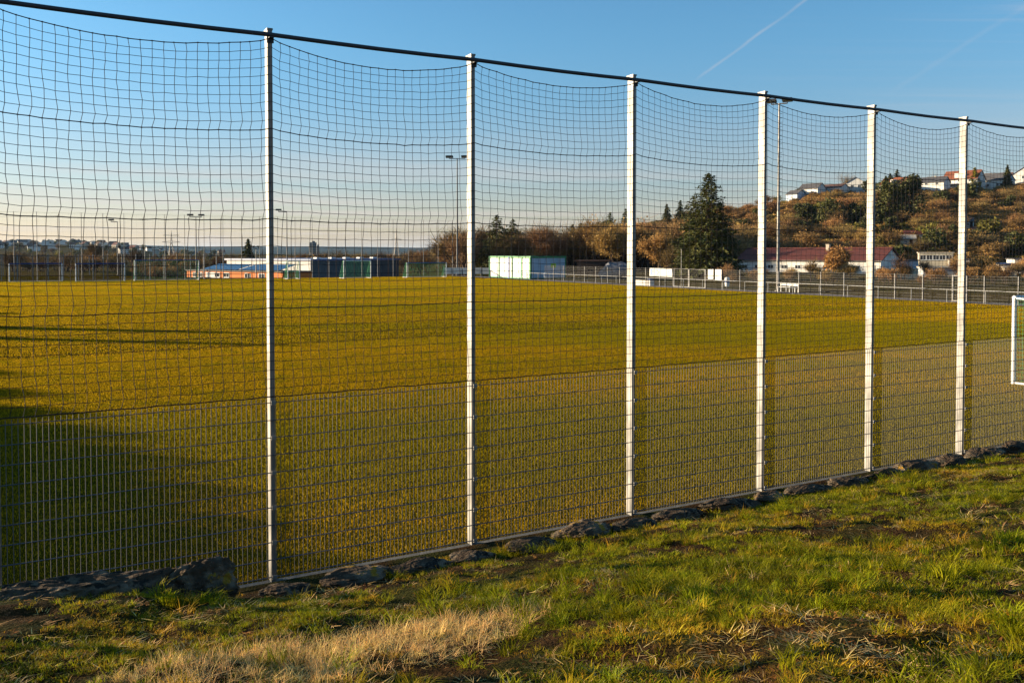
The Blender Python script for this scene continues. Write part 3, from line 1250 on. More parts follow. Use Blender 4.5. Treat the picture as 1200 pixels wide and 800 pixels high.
wall_mat('white_wall', (0.62, 0.60, 0.56))
wall_mat('cream_wall', (0.52, 0.45, 0.33))
wall_mat('orange_wall', (0.58, 0.17, 0.035))
wall_mat('beige_wall', (0.45, 0.39, 0.31))
wall_mat('grey_wall', (0.36, 0.37, 0.38))
wall_mat('dark_blue_and_shade', (0.085, 0.098, 0.108))  # dark tone also carries the shade on the hall end
wall_mat('pale_blue_and_shade', (0.38, 0.46, 0.55))  # real wall colour, and painted shade on white gables and the container end
MT['red_tile'] = mat('red_roof_tile', (0.115, 0.030, 0.022), (0.09, 0.026, 0.02), 1.2, 0.8, 0.4, 14)
MT['orange_tile'] = mat('orange_roof_tile', (0.22, 0.070, 0.032), (0.16, 0.055, 0.03), 1.5, 0.8, 0.4, 14)
MT['brown_tile'] = mat('brown_roof_tile', (0.11, 0.055, 0.04), (0.08, 0.045, 0.035), 1.2, 0.8, 0.4, 14)
MT['grey_tile'] = mat('grey_roof_tile', (0.085, 0.08, 0.08), (0.06, 0.058, 0.06), 1.2, 0.7, 0.4, 14)
MT['maroon_tile'] = mat('maroon_roof_tile', (0.12, 0.03, 0.03), None, rough=0.8)
MT['slate_blue'] = mat('blue_metal_roof', (0.09, 0.13, 0.26), (0.07, 0.11, 0.22), 2, 0.4)
MT['solar'] = mat('solar_panel', (0.018, 0.035, 0.085), (0.012, 0.025, 0.06), 3, 0.25, spec=0.6)
MT['heap'] = mat('grey_gravel', (0.17, 0.17, 0.18), (0.12, 0.12, 0.13), 3, 0.9, 0.5, 12)
MT['glass'] = mat('window_glass', (0.03, 0.035, 0.045), None, rough=0.12, spec=0.6)
MT['frame'] = mat('window_frame', (0.6, 0.6, 0.58), None, rough=0.5)


def add_window(t, p, ax, nrm, w, h, frame='frame', glass='glass', bars=1):
    """framed window centred at local point p on a wall with outward normal nrm"""
    up = Vector((0, 0, 1))
    m = MB()
    for s in (-1, 1):
        m.box(p + ax * (s * (w / 2 - 0.035)) + nrm * 0.012, (0.07, h, 0.11), (ax, up, nrm))
        m.box(p + up * (s * (h / 2 - 0.035)) + nrm * 0.012, (w - 0.142, 0.07, 0.10), (ax, up, nrm))
    for b in range(bars):
        m.box(p + ax * (w * ((b + 1) / (bars + 1) - 0.5)) + nrm * 0.01, (0.05, h - 0.142, 0.09), (ax, up, nrm))
    m.box(p - up * (h / 2 + 0.03) + nrm * 0.05, (w + 0.1, 0.05, 0.16), (ax, up, nrm))
    f = m.build('window', MT[frame], t)
    m = MB()
    m.box(p + nrm * 0.014, (w - 0.142, h - 0.142, 0.03), (ax, up, nrm))
    m.build('pane', MT[glass], f)


def house(name, label, cat, loc, rot, w, d, he, hr, wall, roof, wins=(), group=None, chimney=None, over=0.35, gable_wall=None, base=-2.0, balcony=None, dormer=None, dark_edge=None):
    t = thing(name, label, cat, loc, rot, group)
    m = MB()
    m.box((0, 0, (he + base) / 2), (w, d, he - base))
    m.build('wall', MT[wall], t)
    rf = None
    if hr > he:
        for s in (-1, 1):
            m = MB()
            x = s * (w / 2 - 0.06)
            m.add([(x - 0.055, -d / 2, he), (x - 0.055, d / 2, he), (x - 0.055, 0, hr - 0.02), (x + 0.055, -d / 2, he), (x + 0.055, d / 2, he), (x + 0.055, 0, hr - 0.02)],
                  [(0, 2, 1), (3, 4, 5), (0, 1, 4, 3), (1, 2, 5, 4), (0, 3, 5, 2)])
            m.build('gable', MT[gable_wall or wall], t)
        m = MB()
        sl = (hr - he) / (d / 2)
        e = d / 2 + over
        th = 0.16
        ze = hr - sl * e
        X = w / 2 + over * 0.8
        vs = []
        for x in (-X, X):
            vs += [(x, -e, ze), (x, 0, hr), (x, e, ze), (x, -e, ze + th), (x, 0, hr + th), (x, e, ze + th)]
        m.add(vs, [(0, 3, 4, 1), (1, 4, 5, 2), (6, 7, 10, 9), (7, 8, 11, 10), (3, 9, 10, 4), (4, 10, 11, 5), (0, 1, 7, 6), (1, 2, 8, 7), (0, 6, 9, 3), (2, 5, 11, 8)])
        rf = m.build('roof', MT[roof], t)
        m = MB()
        m.tube([(-X, 0, hr + th), (X, 0, hr + th)], 0.11, 6)
        m.build('ridge', MT[roof], rf)
        for s in (-1, 1):
            m = MB()
            m.tube([(-X, s * (e + 0.05), ze + 0.03), (X, s * (e + 0.05), ze + 0.03)], 0.065, 6)
            m.build('gutter', MT['galv'], rf)
    else:
        m = MB()
        m.box((0, 0, he + 0.1), (w + over, d + over, 0.2))
        rf = m.build('roof', MT[roof], t)
    if chimney:
        for cx, cy in chimney:
            m = MB()
            zr = hr - abs(cy) * ((hr - he) / (d / 2)) if hr > he else he
            m.box((cx, cy, zr + 0.35), (0.6, 0.6, 1.5))
            m.box((cx, cy, zr + 1.13), (0.72, 0.72, 0.1))
            m.build('chimney', MT['beige_wall'], rf)
    if dormer:
        for cx, sy, dw in dormer:
            m = MB()
            m.box((cx, sy * d * 0.30, he + (hr - he) * 0.42), (dw, d * 0.28, (hr - he) * 0.55))
            m.build('dormer', MT['white_wall'], t)
    fx, fy, up = Vector((1, 0, 0)), Vector((0, 1, 0)), Vector((0, 0, 1))
    for face, q, z, ww, wh in wins:
        if face == 'f':
            add_window(t, Vector((w * (q - 0.5), -d / 2, z)), fx, -fy, ww, wh)
        elif face == 'b':
            add_window(t, Vector((w * (q - 0.5), d / 2, z)), -fx, fy, ww, wh)
        elif face == 'l':
            add_window(t, Vector((-w / 2, d * (q - 0.5), z)), -fy, -fx, ww, wh)
        elif face == 'r':
            add_window(t, Vector((w / 2, d * (q - 0.5), z)), fy, fx, ww, wh)
        elif face == 'd':
            m = MB()
            m.box((w * (q - 0.5), -d / 2 - 0.03, z), (ww, 0.07, wh))
            dr = m.build('door', MT['darkwood'], t)
            m = MB()
            m.box((w * (q - 0.5) + ww * 0.38, -d / 2 - 0.09, z), (0.04, 0.05, 0.14))
            m.build('handle', MT['galv'], dr)
    if balcony:
        for bx, bz, bw in balcony:
            m = MB()
            m.box((bx, -d / 2 - 0.7, bz), (bw, 1.4, 0.16))
            m.box((bx, -d / 2 - 1.38, bz + 0.55), (bw, 0.05, 0.9))
            m.build('balcony', MT['white_wall'], t)
    return t


# -- white container cabins with green frames
def container():
    c = ground_at(622, 327.3)
    c.z = 0
    t = thing('container_cabin', 'white container cabin with green frame ribs and one bluish shaded end', 'cabin', c, U_ANG)
    L, W, H = 12.6, 5.9, 3.2
    zz = Vector((0, 0, 1))
    m = MB()
    m.box((W / 2, L / 2, H / 2), (W - 0.1, L - 0.1, H - 0.1))
    m.build('wall', MT['white_wall'], t)
    m = MB()
    m.box((W / 2, L / 2, H + 0.04), (W + 0.16, L + 0.16, 0.12))
    m.build('roof', MT['greenpaint'], t)
    # wall panels between ribs on the long side
    cuts = [0.0, 2.45, 5.3, 6.3, 9.4, L]
    for i, (a, b) in enumerate(zip(cuts[:-1], cuts[1:])):
        m = MB()
        w = (b - a - 0.32)
        m.box((-0.02, (a + b) / 2, H / 2 - 0.03), (0.06, w, H - 0.42))
        pn = m.build('panel', MT['white'], t)
        m = MB()
        n = max(2, int(w / 0.28))
        for k in range(n):
            m.box((-0.056, a + 0.16 + w * (k + 0.5) / n, H / 2 - 0.03), (0.014, w / n * 0.5, H - 0.46))
        m.build('corrugation', MT['white'], pn)
    for y in cuts:
        m = MB()
        m.box((-0.03, min(max(y, 0.09), L - 0.09), H / 2), (0.22, 0.30, H))
        m.build('rib', MT['bluepaint' if y == 6.3 else 'greenpaint'], t)
    for z in (0.1, H - 0.1):
        m = MB()
        m.box((-0.026, L / 2, z), (0.11, L - 0.36, 0.16))
        m.build('rail', MT['greenpaint'], t)
    # shaded end: the blue of its shade is put into the panel colour
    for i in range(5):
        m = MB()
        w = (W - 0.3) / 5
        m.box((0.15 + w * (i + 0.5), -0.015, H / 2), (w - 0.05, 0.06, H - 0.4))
        m.build('end_panel', MT['pale_blue_and_shade'], t)
    for z in (0.1, H - 0.1):
        m = MB()
        m.box((W / 2, -0.03, z), (W - 0.32, 0.1, 0.16))
        m.build('rail', MT['greenpaint'], t)
    m = MB()
    m.box((W - 0.07, -0.032, H / 2), (0.15, 0.12, H))
    m.build('rib', MT['greenpaint'], t)
    # lime notice on the end
    m = MB()
    m.box((3.75, -0.075, 1.95), (0.85, 0.03, 0.6))
    sg = m.build('notice', MT['lime'], t)
    m = MB()
    for k in range(3):
        m.box((3.75, -0.094, 2.1 - 0.15 * k), (0.6 - 0.1 * k, 0.004, 0.04))
    m.build('print', MT['ink_dark'], sg)


container()

# -- advertising boards on the far corner
for i in range(5):
    x0 = 520 + i * 11.2
    a = at(x0, 324.5, 139)
    b = at(x0 + 10.4, 324.5, 139.5)
    t = thing('advertising_board', ['leftmost pale board of the low boards at the far corner', 'second pale board from the left at the far corner', 'middle pale board of the low boards at the far corner',
                                    'fourth pale low board just right of the white post', 'rightmost pale low board beside the white container cabin'][i], 'board', (a.x, a.y, 0), math.atan2(b.y - a.y, b.x - a.x), 'low boards at the far corner')
    w = (b - a).length
    m = MB()
    m.box((w / 2, 0, 0.85), (w, 0.04, 1.0))
    m.build('panel', MT['white_wall'], t)
    m = MB()
    for x in (0.08, w - 0.08):
        m.box((x, 0.06, 0.7), (0.07, 0.07, 1.4))
    m.build('post', MT['galv'], t)


# -- white hall with blue roof and an end whose shade is put into its colour (far left of centre)
def hall():
    # corner between the lit long side and the shaded end, at photo x 364
    c = at(364.5, 326, 172)
    z0 = float(hgt(c.x, c.y))
    top = at(364.5, 305.5, 172).z
    H = top - z0
    t = thing('sports_hall', 'long white hall with shallow blue roof and a shaded grey blue end', 'hall', (c.x, c.y, z0), R(53))
    ax = Vector((math.cos(R(53)), math.sin(R(53)), 0))
    ay = Vector((-ax.y, ax.x, 0))

    def reach(xp, v):
        a = (xp - 600) / 1000.0
        return (a * c.y - c.x) / (v.x - a * v.y)
    La = reach(467, ax)
    Lb = reach(266, ay)
    m = MB()
    m.box((La / 2, Lb / 2, H / 2 - 1), (La, Lb, H + 2))
    m.build('wall', MT['white_wall'], t)
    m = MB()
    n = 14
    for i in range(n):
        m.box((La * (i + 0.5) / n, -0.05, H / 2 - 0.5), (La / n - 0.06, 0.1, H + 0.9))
    m.build('shaded_end_cladding', MT['dark_blue_and_shade'], t)
    m = MB()
    m.box((La / 2, Lb / 2, H + 0.18), (La + 0.8, Lb + 0.8, 0.36))
    rf = m.build('roof', MT['slate_blue'], t)
    for i in range(5):
        m = MB()
        m.box((La * (0.18 + 0.16 * i), Lb * 0.12, H + 0.5), (1.2, 1.0, 0.35))
        m.build('skylight', MT['white'], rf)
    n = 9
    for i in range(n):
        m = MB()
        m.box((-0.03, Lb * (i + 0.5) / n, H * 0.5), (0.08, Lb / n - 0.12, H - 0.3))
        m.build('wall_panel', MT['white_wall'], t)
    for i in range(3):
        m = MB()
        m.box((-0.09, Lb * (0.15 + 0.32 * i), 1.2), (0.06, 1.2, 2.4))
        m.build('door', MT['darkwood'], t)


hall()


def flat_building(name, label, cat, xl, xr, ytop, ybot, Y, rot, depth, wall, roof, wins=(), group=None, over=0.4, fascia=None):
    """box building whose front runs from column xl to xr"""
    a = at(xl, ytop, Y)
    ax = Vector((math.cos(rot), math.sin(rot), 0))
    k = (xr - 600) / 1000.0
    w = (k * a.y - a.x) / (ax.x - k * ax.y)
    z0 = min(float(hgt(a.x, a.y)), at(xl, ybot, Y).z)
    t = thing(name, label, cat, (a.x, a.y, z0), rot, group)
    H = a.z - z0
    m = MB()
    m.box((w / 2, depth / 2, H / 2 - 0.5), (w, depth, H + 1))
    m.build('wall', MT[wall], t)
    m = MB()
    m.box((w / 2, depth / 2, H + 0.09), (w + over, depth + over, 0.18))
    m.build('roof', MT[roof], t)
    for q, z, ww, wh in wins:
        add_window(t, Vector((w * q, 0, z if z > 0 else H + z)), Vector((1, 0, 0)), Vector((0, -1, 0)), ww, wh)
    return t, w, H


t, w, H = flat_building('clubhouse', 'flat orange walled building with solar panels beyond the far goals', 'building', 219, 331, 317.0, 328, 150, R(-36), 6.0, 'orange_wall', 'concrete',
                        [(0.09, 1.15, 0.9, 0.9), (0.16, 1.15, 0.9, 0.9), (0.34, 1.2, 1.6, 0.8), (0.44, 1.2, 1.6, 0.8), (0.66, 1.2, 1.5, 0.8), (0.8, 1.2, 1.5, 0.8)])
m = MB()
m.box((w * 0.27, -0.06, H * 0.45), (w * 0.10, 0.12, H * 0.9))
m.build('white_bay', MT['white_wall'], t)
for k, (q0, q1) in enumerate(((0.15, 0.53), (0.55, 0.95))):
    n = 7
    for i in range(n):
        m = MB()
        x = w * (q0 + (q1 - q0) * (i + 0.5) / n)
        s = w * (q1 - q0) / n - 0.12
        ay = Vector((0, math.cos(R(14)), math.sin(R(14))))
        m.box((x, 2.1, H + 0.72), (s, 3.6, 0.06), (Vector((1, 0, 0)), ay, Vector((0, -ay.z, ay.y))))
        m.build('solar_panel', MT['solar'], t)
m = MB()
for i in range(8):
    m.box((w * (0.15 + 0.8 * i / 7), 3.4, H + 0.5), (0.08, 0.08, 0.8))
m.build('panel_rack', MT['galv'], t)


# -- red-roofed clubhouse on the right
def red_house():
    c = at(1032, 321, 145)
    axd = Vector((0.74, -0.67, 0)).normalized()
    L, W = 26.6, 10.0
    ayd = Vector((-axd.y, axd.x, 0))
    ctr = Vector((c.x, c.y, 0)) - axd * (L / 2) + ayd * (W / 2)
    wins = []
    for i in range(10):
        if i == 7:
            continue
        wins.append(('f', 0.06 + 0.098 * i, 1.45, 1.15, 0.75))
    t = house('clubhouse', 'long low white house with dark red tiled roof and shaded blue gable', 'house', (ctr.x, ctr.y, -0.2), math.atan2(axd.y, axd.x), L, W, 2.75, 4.75, 'white_wall', 'red_tile', wins,
              chimney=[(2.6, -0.9)], over=0.45)
    m = MB()
    m.box((L / 2 + 0.02, -0.4, 3.6), (0.06, 0.5, 0.9))
    m.build('window', MT['cream_wall'], t)
    m = MB()
    m.box((L * 0.235, -W / 2 - 0.03, 1.2), (0.95, 0.07, 2.1))
    m.build('door', MT['white'], t)


red_house()
flat_building('annex_wall', 'low cream garden wall below the shaded blue gable', 'wall', 1029, 1076, 316, 330, 120, R(-14), 0.5, 'cream_wall', 'cream_wall', over=0.1)
flat_building('annex', 'small cream flat annex at the left end of the red roofed house', 'building', 858, 868, 301, 325, 168, R(-20), 4, 'cream_wall', 'grey_tile')
flat_building('shed', 'pale blue grey low shed right of the shaded gable', 'shed', 1055.5, 1076, 305.5, 330, 150, R(-10), 5, 'pale_blue_and_shade', 'grey_tile')
wn = [(0.12 + 0.19 * i, -0.9, 1.1, 1.0) for i in range(5)] + [(0.12 + 0.19 * i, -3.3, 1.1, 1.0) for i in range(5)]
flat_building('apartment_block', 'cream two storey flat roofed block behind bare trees at the hill foot', 'building', 1077, 1117, 296.5, 330, 172, R(-24), 9, 'cream_wall', 'beige_wall', wn)
flat_building('apartment_block', 'lower pale flat roofed wing right of the cream block', 'building', 1113, 1138, 304.5, 330, 165, R(-24), 8, 'white_wall', 'grey_tile', [(0.2, -0.9, 1.2, 1), (0.55, -0.9, 1.2, 1), (0.85, -0.9, 1.2, 1)])
flat_building('garage_row', 'dark grey low garage row below the cream block', 'garage', 1082, 1140, 313.8, 334, 135, R(-16), 5, 'grey_wall', 'beige_wall')
flat_building('shed', 'low shed with blue metal roof at the far right', 'shed', 1170, 1192, 309.5, 335, 150, R(-18), 6, 'beige_wall', 'slate_blue')
flat_building('shed', 'square cream shed at right before the white block', 'shed', 1177, 1192.5, 314, 335, 132, R(-20), 4, 'cream_wall', 'beige_wall', [(0.3, -0.8, 0.7, 0.6)])
flat_building('apartment_block', 'white flat block cut by the right edge of the view', 'building', 1189, 1216, 304, 335, 155, R(-22), 9, 'white_wall', 'grey_tile', [(0.25, -1.0, 1.3, 1.1), (0.6, -1.0, 1.3, 1.1)])
flat_building('shed', 'brown roofed open shed behind the mesh fence right of the container', 'shed', 676, 712, 306, 330, 150, R(-15), 4, 'darkwood', 'brown_tile', over=0.8)
a = ground_at(741, 333.5)
t = thing('stone_bench', 'low cream block bench below the white banner', 'bench', (a.x, a.y, 0), R(-62))
m = MB()
m.box((1.9, 0, 0.3), (3.8, 0.6, 0.6))
m.build('block', MT['white_wall'], t)
m = MB()
m.box((1.9, 0, 0.62), (3.9, 0.7, 0.05))
m.build('seat', MT['concrete'], t)
a = ground_at(762, 334)
t = thing('equipment_box', 'small dark blue box at the end of the cream block bench', 'box', (a.x, a.y, 0), R(-62))
m = MB()
m.box((0, 0, 0.34), (0.55, 0.5, 0.68))
m.build('body', MT['bluepaint'], t)
m = MB()
m.box((0, 0, 0.7), (0.6, 0.55, 0.05))
m.build('lid', MT['bluepaint'], t)
me = stone_mesh('mound', 2.4, 2.0, 2.1, 91, MT['heap'], 3, 0.3)
a = ground_at(706, 328)
put('gravel_heap', me, None, 'grey heap behind the mesh fence left of the banner', 'heap', None, None, (a.x + 3, a.y + 9, 0.5))


# -- houses on the hilltop
def hill_house(label, x, dx, Y, rot, w, d, he, hr, wall, roof, wins=(), sink=0.0, **kw):
    X = (x - 600) / 1000.0 * Y
    z = float(hgt(X, Y)) - sink
    t = house('house', label, 'house', (X, Y, z), R(rot), w, d, he, hr, wall, roof, wins, 'houses along the hilltop', base=-4, **kw)
    t.scale = (0.82, 0.82, 0.82) if x < 1040 else (0.93, 0.93, 0.93)
    return t


W2 = [('f', 0.2, 1.5, 1.1, 1.2), ('f', 0.5, 1.5, 1.1, 1.2), ('f', 0.8, 1.5, 1.1, 1.2)]
W4 = W2 + [('f', 0.2, 4.1, 1.1, 1.2), ('f', 0.5, 4.1, 1.1, 1.2), ('f', 0.8, 4.1, 1.1, 1.2)]
hill_house('leftmost hilltop house, small with a dark blue grey roof', 932, 0, 333.5, -59, 6.6, 6, 2.8, 4.6, 'pale_blue_and_shade', 'grey_tile', [('f', 0.5, 1.4, 1.2, 1.1)])
hill_house('white hilltop house with grey double pitch roof and terrace', 951, 0, 334.5, -52, 10.2, 7, 3.4, 5.8, 'white_wall', 'grey_tile', [('f', 0.3, 1.4, 1.6, 1.3), ('f', 0.72, 1.4, 1.6, 1.3)], balcony=[(0, 0.4, 6)])
hill_house('long white hilltop house with flat brown roof', 972, 0, 336, -49, 15.0, 7.5, 3.6, 5.2, 'white_wall', 'brown_tile', [('f', 0.12 + 0.19 * i, 2.2, 1.2, 1.2) for i in range(5)])
hill_house('tall white hilltop house with balconies beside the bare tree', 1003, 0, 336, 62, 9, 8.0, 6.2, 8.6, 'white_wall', 'grey_tile', [('l', 0.2, 1.6, 1.4, 1.3), ('l', 0.55, 1.6, 1.4, 1.3), ('l', 0.85, 1.6, 1.2, 1.3), ('l', 0.3, 4.4, 1.4, 1.3), ('l', 0.7, 4.4, 1.4, 1.3)])
hill_house('hilltop house with bright orange roof behind dark conifers', 1050, 0, 340, -54, 11.4, 7.5, 4.6, 7.4, 'white_wall', 'orange_tile', W2, dormer=[(0, -1, 2.2)])
hill_house('white hilltop house with low dark grey roof', 1088, 0, 332, -44, 13.8, 8, 4.6, 6.8, 'white_wall', 'grey_tile', W4, chimney=[(2, 1)])
hill_house('hilltop house with maroon roof and shaded gable behind others', 1104, 0, 372, -62, 12.0, 8, 5.2, 8.8, 'white_wall', 'maroon_tile', W2, gable_wall='pale_blue_and_shade')  # gable's blue shade is put into its wall colour
hill_house('narrow white hilltop house with steep bluish roof', 1116, 0, 380, 55, 8, 6.5, 5.6, 9.2, 'white_wall', 'grey_tile', W2)
hill_house('large hilltop house with orange red tiled roof and white dormer', 1128, 0, 336, -48, 13.8, 9, 4.8, 8.4, 'white_wall', 'orange_tile', W4, dormer=[(-0.6, -1, 3.4)], balcony=[(-2.0, 2.7, 5)])
hill_house('white gabled hilltop house with dark roof set back behind', 1156, 0, 384, 40, 9, 8, 4.6, 7.8, 'white_wall', 'maroon_tile', W2)
hill_house('broad white hilltop house with dark brown roof and blue shaded gable', 1163, 0, 341, -57, 13.2, 9, 3.6, 6.6, 'white_wall', 'grey_tile', W2, gable_wall='pale_blue_and_shade', balcony=[(-2.5, 1.6, 4)])  # white gable coloured blue to hold its shade
hill_house('hilltop house with dark maroon roof beside the dark cypress', 1187, 0, 388, -54, 10.8, 9, 4.2, 7.6, 'white_wall', 'maroon_tile', W2)
hill_house('white gabled house cut off by the right edge on the hilltop', 1201, 0, 346, 48, 9, 9, 5.6, 8.6, 'white_wall', 'brown_tile', [('l', 0.3, 1.6, 1.4, 1.2), ('l', 0.7, 1.6, 1.4, 1.2), ('l', 0.5, 4.4, 1.6, 1.2)])


hill_house('small cream hilltop house half hidden behind the huge evergreen', 1069, 0, 352, -50, 8.5, 7, 4.6, 7.2, 'cream_wall', 'brown_tile', W2)
hill_house('small white hilltop house between the orange roof and the golden conifer', 1148, 0, 362, -48, 8.5, 7, 5.4, 8.2, 'white_wall', 'brown_tile', W2)
hill_house('white hilltop house with brown roof behind the dark cypress', 1173, 0, 372, -52, 9, 7, 5.6, 8.6, 'white_wall', 'brown_tile', W4)
hill_house('cream hilltop house right of the tall balcony house', 1022, 0, 352, -50, 8, 7, 4.4, 7.0, 'cream_wall', 'grey_tile', W2)


def slope_point(x, y):
    """point of the hillside seen at photo pixel x, y"""
    for Y in np.arange(170, 345, 0.5):
        q = at(x, y, Y)
        if q.z <= float(hgt(q.x, q.y)):
            return q
    return at(x, y, 335)


def hut(label, x, y, w, d, h, wall, roof, rot):
    q = slope_point(x, y)
    house('garden_hut', label, 'hut', (q.x, q.y, q.z - 0.2), R(rot), w, d, h, h + 0.9, wall, roof, [('f', 0.3, h * 0.55, 0.8, 0.7), ('d', 0.7, h * 0.45, 0.8, h * 0.85)], 'garden huts on the hillside', base=-1.5, over=0.25)


hut('white garden hut with red roof on the lower hillside', 1070, 280, 4.5, 3.0, 1.5, 'white_wall', 'red_tile', -20)
hut('cream garden hut below the red roofed hut', 1064, 287, 3.5, 3, 1.8, 'cream_wall', 'beige_wall', -20)
hut('small white garden hut just right of the sixth fence post', 1135, 267, 2.2, 2.4, 2.2, 'white_wall', 'grey_tile', -15)
hut('pale garden hut lower on the slope right of the sixth post', 1144, 276, 2.2, 2.2, 1.6, 'cream_wall', 'brown_tile', -15)
hut('tiny dark garden hut high on the slope below the orange roof', 1084, 236, 2.0, 2.0, 2.0, 'cream_wall', 'brown_tile', -15)
hut('small hut with orange roof on the right hand slope', 1187, 267, 2.6, 2.2, 1.3, 'darkwood', 'orange_tile', -20)
hut('tiny white hut on the right hand slope by the orange roofed hut', 1169, 267, 1.6, 1.6, 1.2, 'white_wall', 'grey_tile', -20)


# -- the distant town, left
def town():
    rs = random.Random(5)
    protos = {}
    kinds = [('white_wall', 'brown_tile', 'distant white town house with brown roof', (11, 9, 6, 9)), ('white_wall', 'grey_tile', 'distant white town house with grey roof', (13, 10, 5, 8)),
             ('beige_wall', 'red_tile', 'distant beige town house with reddish roof', (12, 10, 6, 10)), ('grey_wall', 'grey_tile', 'distant grey flat roofed town block', (22, 11, 9, 9))]
    for i, (wl, rf, lab, (w, d, he, hr)) in enumerate(kinds):
        m = MB()
        m.box((0, 0, he / 2 - 1.5), (w, d, he + 3))
        if hr > he:
            m.add([(-w / 2, -d / 2, he), (-w / 2, d / 2, he), (-w / 2, 0, hr), (w / 2, -d / 2, he), (w / 2, d / 2, he), (w / 2, 0, hr)], [(0, 2, 1), (3, 4, 5)])
        m.cur = 1
        if hr > he:
            e = 0.5
            m.add([(-w / 2 - e, -d / 2 - e, he - 0.2), (w / 2 + e, -d / 2 - e, he - 0.2), (w / 2 + e, 0, hr + 0.15), (-w / 2 - e, 0, hr + 0.15), (-w / 2 - e, d / 2 + e, he - 0.2), (w / 2 + e, d / 2 + e, he - 0.2)], [(0, 1, 2, 3), (3, 2, 5, 4)])
        else:
            m.box((0, 0, he + 0.2), (w + 0.5, d + 0.5, 0.4))
        m.cur = 2
        for k in range(int(w // 2.6)):
            for z in np.arange(1.6, he - 0.8, 2.7):
                m.box((-w / 2 + 1.5 + 2.6 * k, -d / 2, z), (1.3, 0.1, 1.3))
        protos[i] = (m.mesh('town_house', [MT[wl], MT[rf], MT['glass']]), lab)
    spots = []
    for _ in range(1200):
        x = rs.uniform(-10, 260)
        Y = rs.uniform(1050, 1900)
        if rs.random() > (1.0 if x < 90 else 0.75 if x < 170 else 0.25):
            continue
        X = (x - 600) / 1000 * Y
        if all((X - a) ** 2 + (Y - b) ** 2 > 26 ** 2 for a, b in spots):
            spots.append((X, Y))
        if len(spots) >= 70:
            break
    for X, Y in spots:
        k = rs.choices(range(4), (4, 4, 3, 1))[0]
        me, lab = protos[k]
        put('town_house', me, None, lab + ' on the far left skyline', 'house', lab.replace('distant', 'distant small') + 's', None, (X, Y, float(hgt(X, Y)) - 0.3), R(rs.choice((20, -70, 35, -40)) + rs.uniform(-8, 8)))


town()


def tower_block(label, x0, x1, ytop, Y, wall):
    a, b = at(x0, ytop, Y), at(x1, ytop, Y)
    z0 = float(hgt(a.x, Y)) - 3
    t = thing('tower_block', label, 'building', ((a.x + b.x) / 2, Y, z0), R(25))
    w = (b.x - a.x) * 0.85
    H = a.z - z0
    m = MB()
    m.box((0, 0, H / 2), (w, w * 0.7, H))
    m.build('wall', MT[wall], t)
    m = MB()
    for z in np.arange(3, H - 2, 3.0):
        m.box((0, -w * 0.35, z), (w * 0.86, 0.2, 1.3))
        m.box((-w * 0.5, 0, z), (0.2, w * 0.5, 1.3))
    f = m.build('window_band', MT['glass'], t)
    m = MB()
    m.box((w * 0.1, 0, H + 1.2), (w * 0.4, w * 0.35, 2.4))
    m.build('roof_house', MT[wall], t)


tower_block('dark blue grey tower block on the horizon above the hall', 362, 371, 284, 1500, 'dark_blue_and_shade')
tower_block('lower annexe of the distant tower block on its right', 370.5, 374, 288, 1490, 'dark_blue_and_shade')
tower_block('distant grey town tower above the left houses', 105, 111, 287.5, 1500, 'grey_wall')
tower_block('distant narrow orange tinted town block beside the grey tower', 101.5, 103.6, 289, 1450, 'cream_wall')


def pylon(label, x, ytop, Y, arms):
    a = at(x, ytop, Y)
    z0 = float(hgt(a.x, Y))
    H = a.z - z0
    t = thing('power_pylon', label, 'pylon', (a.x, Y, z0), R(15), 'power pylons on the skyline')
    m = MB()
    b = H * 0.09
    r = 0.22
    for sx in (-1, 1):
        for sy in (-1, 1):
            m.tube([(sx * b, sy * b, 0), (sx * b * 0.3, sy * b * 0.3, H * 0.62), (0, 0, H)], r, 4, False)
    n = 8
    for i in range(n):
        z0_, z1_ = H * i / n, H * (i + 1) / n
        f0, f1 = b * max(0.05, 1 - z0_ / H * 1.1), b * max(0.05, 1 - z1_ / H * 1.1)
        for s in (-1, 1):
            m.tube([(-f0, s * f0, z0_), (f1, s * f1, z1_)], r * 0.6, 3, False)
            m.tube([(f0, s * f0, z0_), (-f1, s * f1, z1_)], r * 0.6, 3, False)
    m.build('lattice', MT['galv'], t)
    for z, w in arms:
        m = MB()
        for s in (-1, 1):
            m.tube([(0, 0, H * z + 1.0), (s * w, 0, H * z)], r * 0.8, 3, False)
            m.tube([(0, 0, H * z - 0.6), (s * w, 0, H * z)], r * 0.8, 3, False)
        m.build('cross_arm', MT['galv'], t)


pylon('distant lattice power pylon with two wide arms at left', 200.5, 270, 900, ((0.62, 9), (0.84, 8)))
pylon('fainter slender lattice pylon left of the tall mast', 464.5, 268, 1000, ((0.66, 6), (0.88, 5)))


# ------------------------------------------------------------------ trees
def tri_mesh(name, tris, mats, idx=None):
    """tris (n,3,3) loose triangles"""
    n = len(tris)
    return np_mesh(name, tris.reshape(-1, 3), np.arange(n * 3).reshape(-1, 3), mats, False, idx)


def sliver(p, d, L, w, rs):
    """thin twig triangle"""
    s = d.cross(Vector((rs.gauss(0, 1), rs.gauss(0, 1), rs.gauss(0, 1))))
    if s.length < 1e-4:
        s = Vector((1, 0, 0))
    s = s.normalized() * w * 0.5
    return (p + s, p - s, p + d * L)


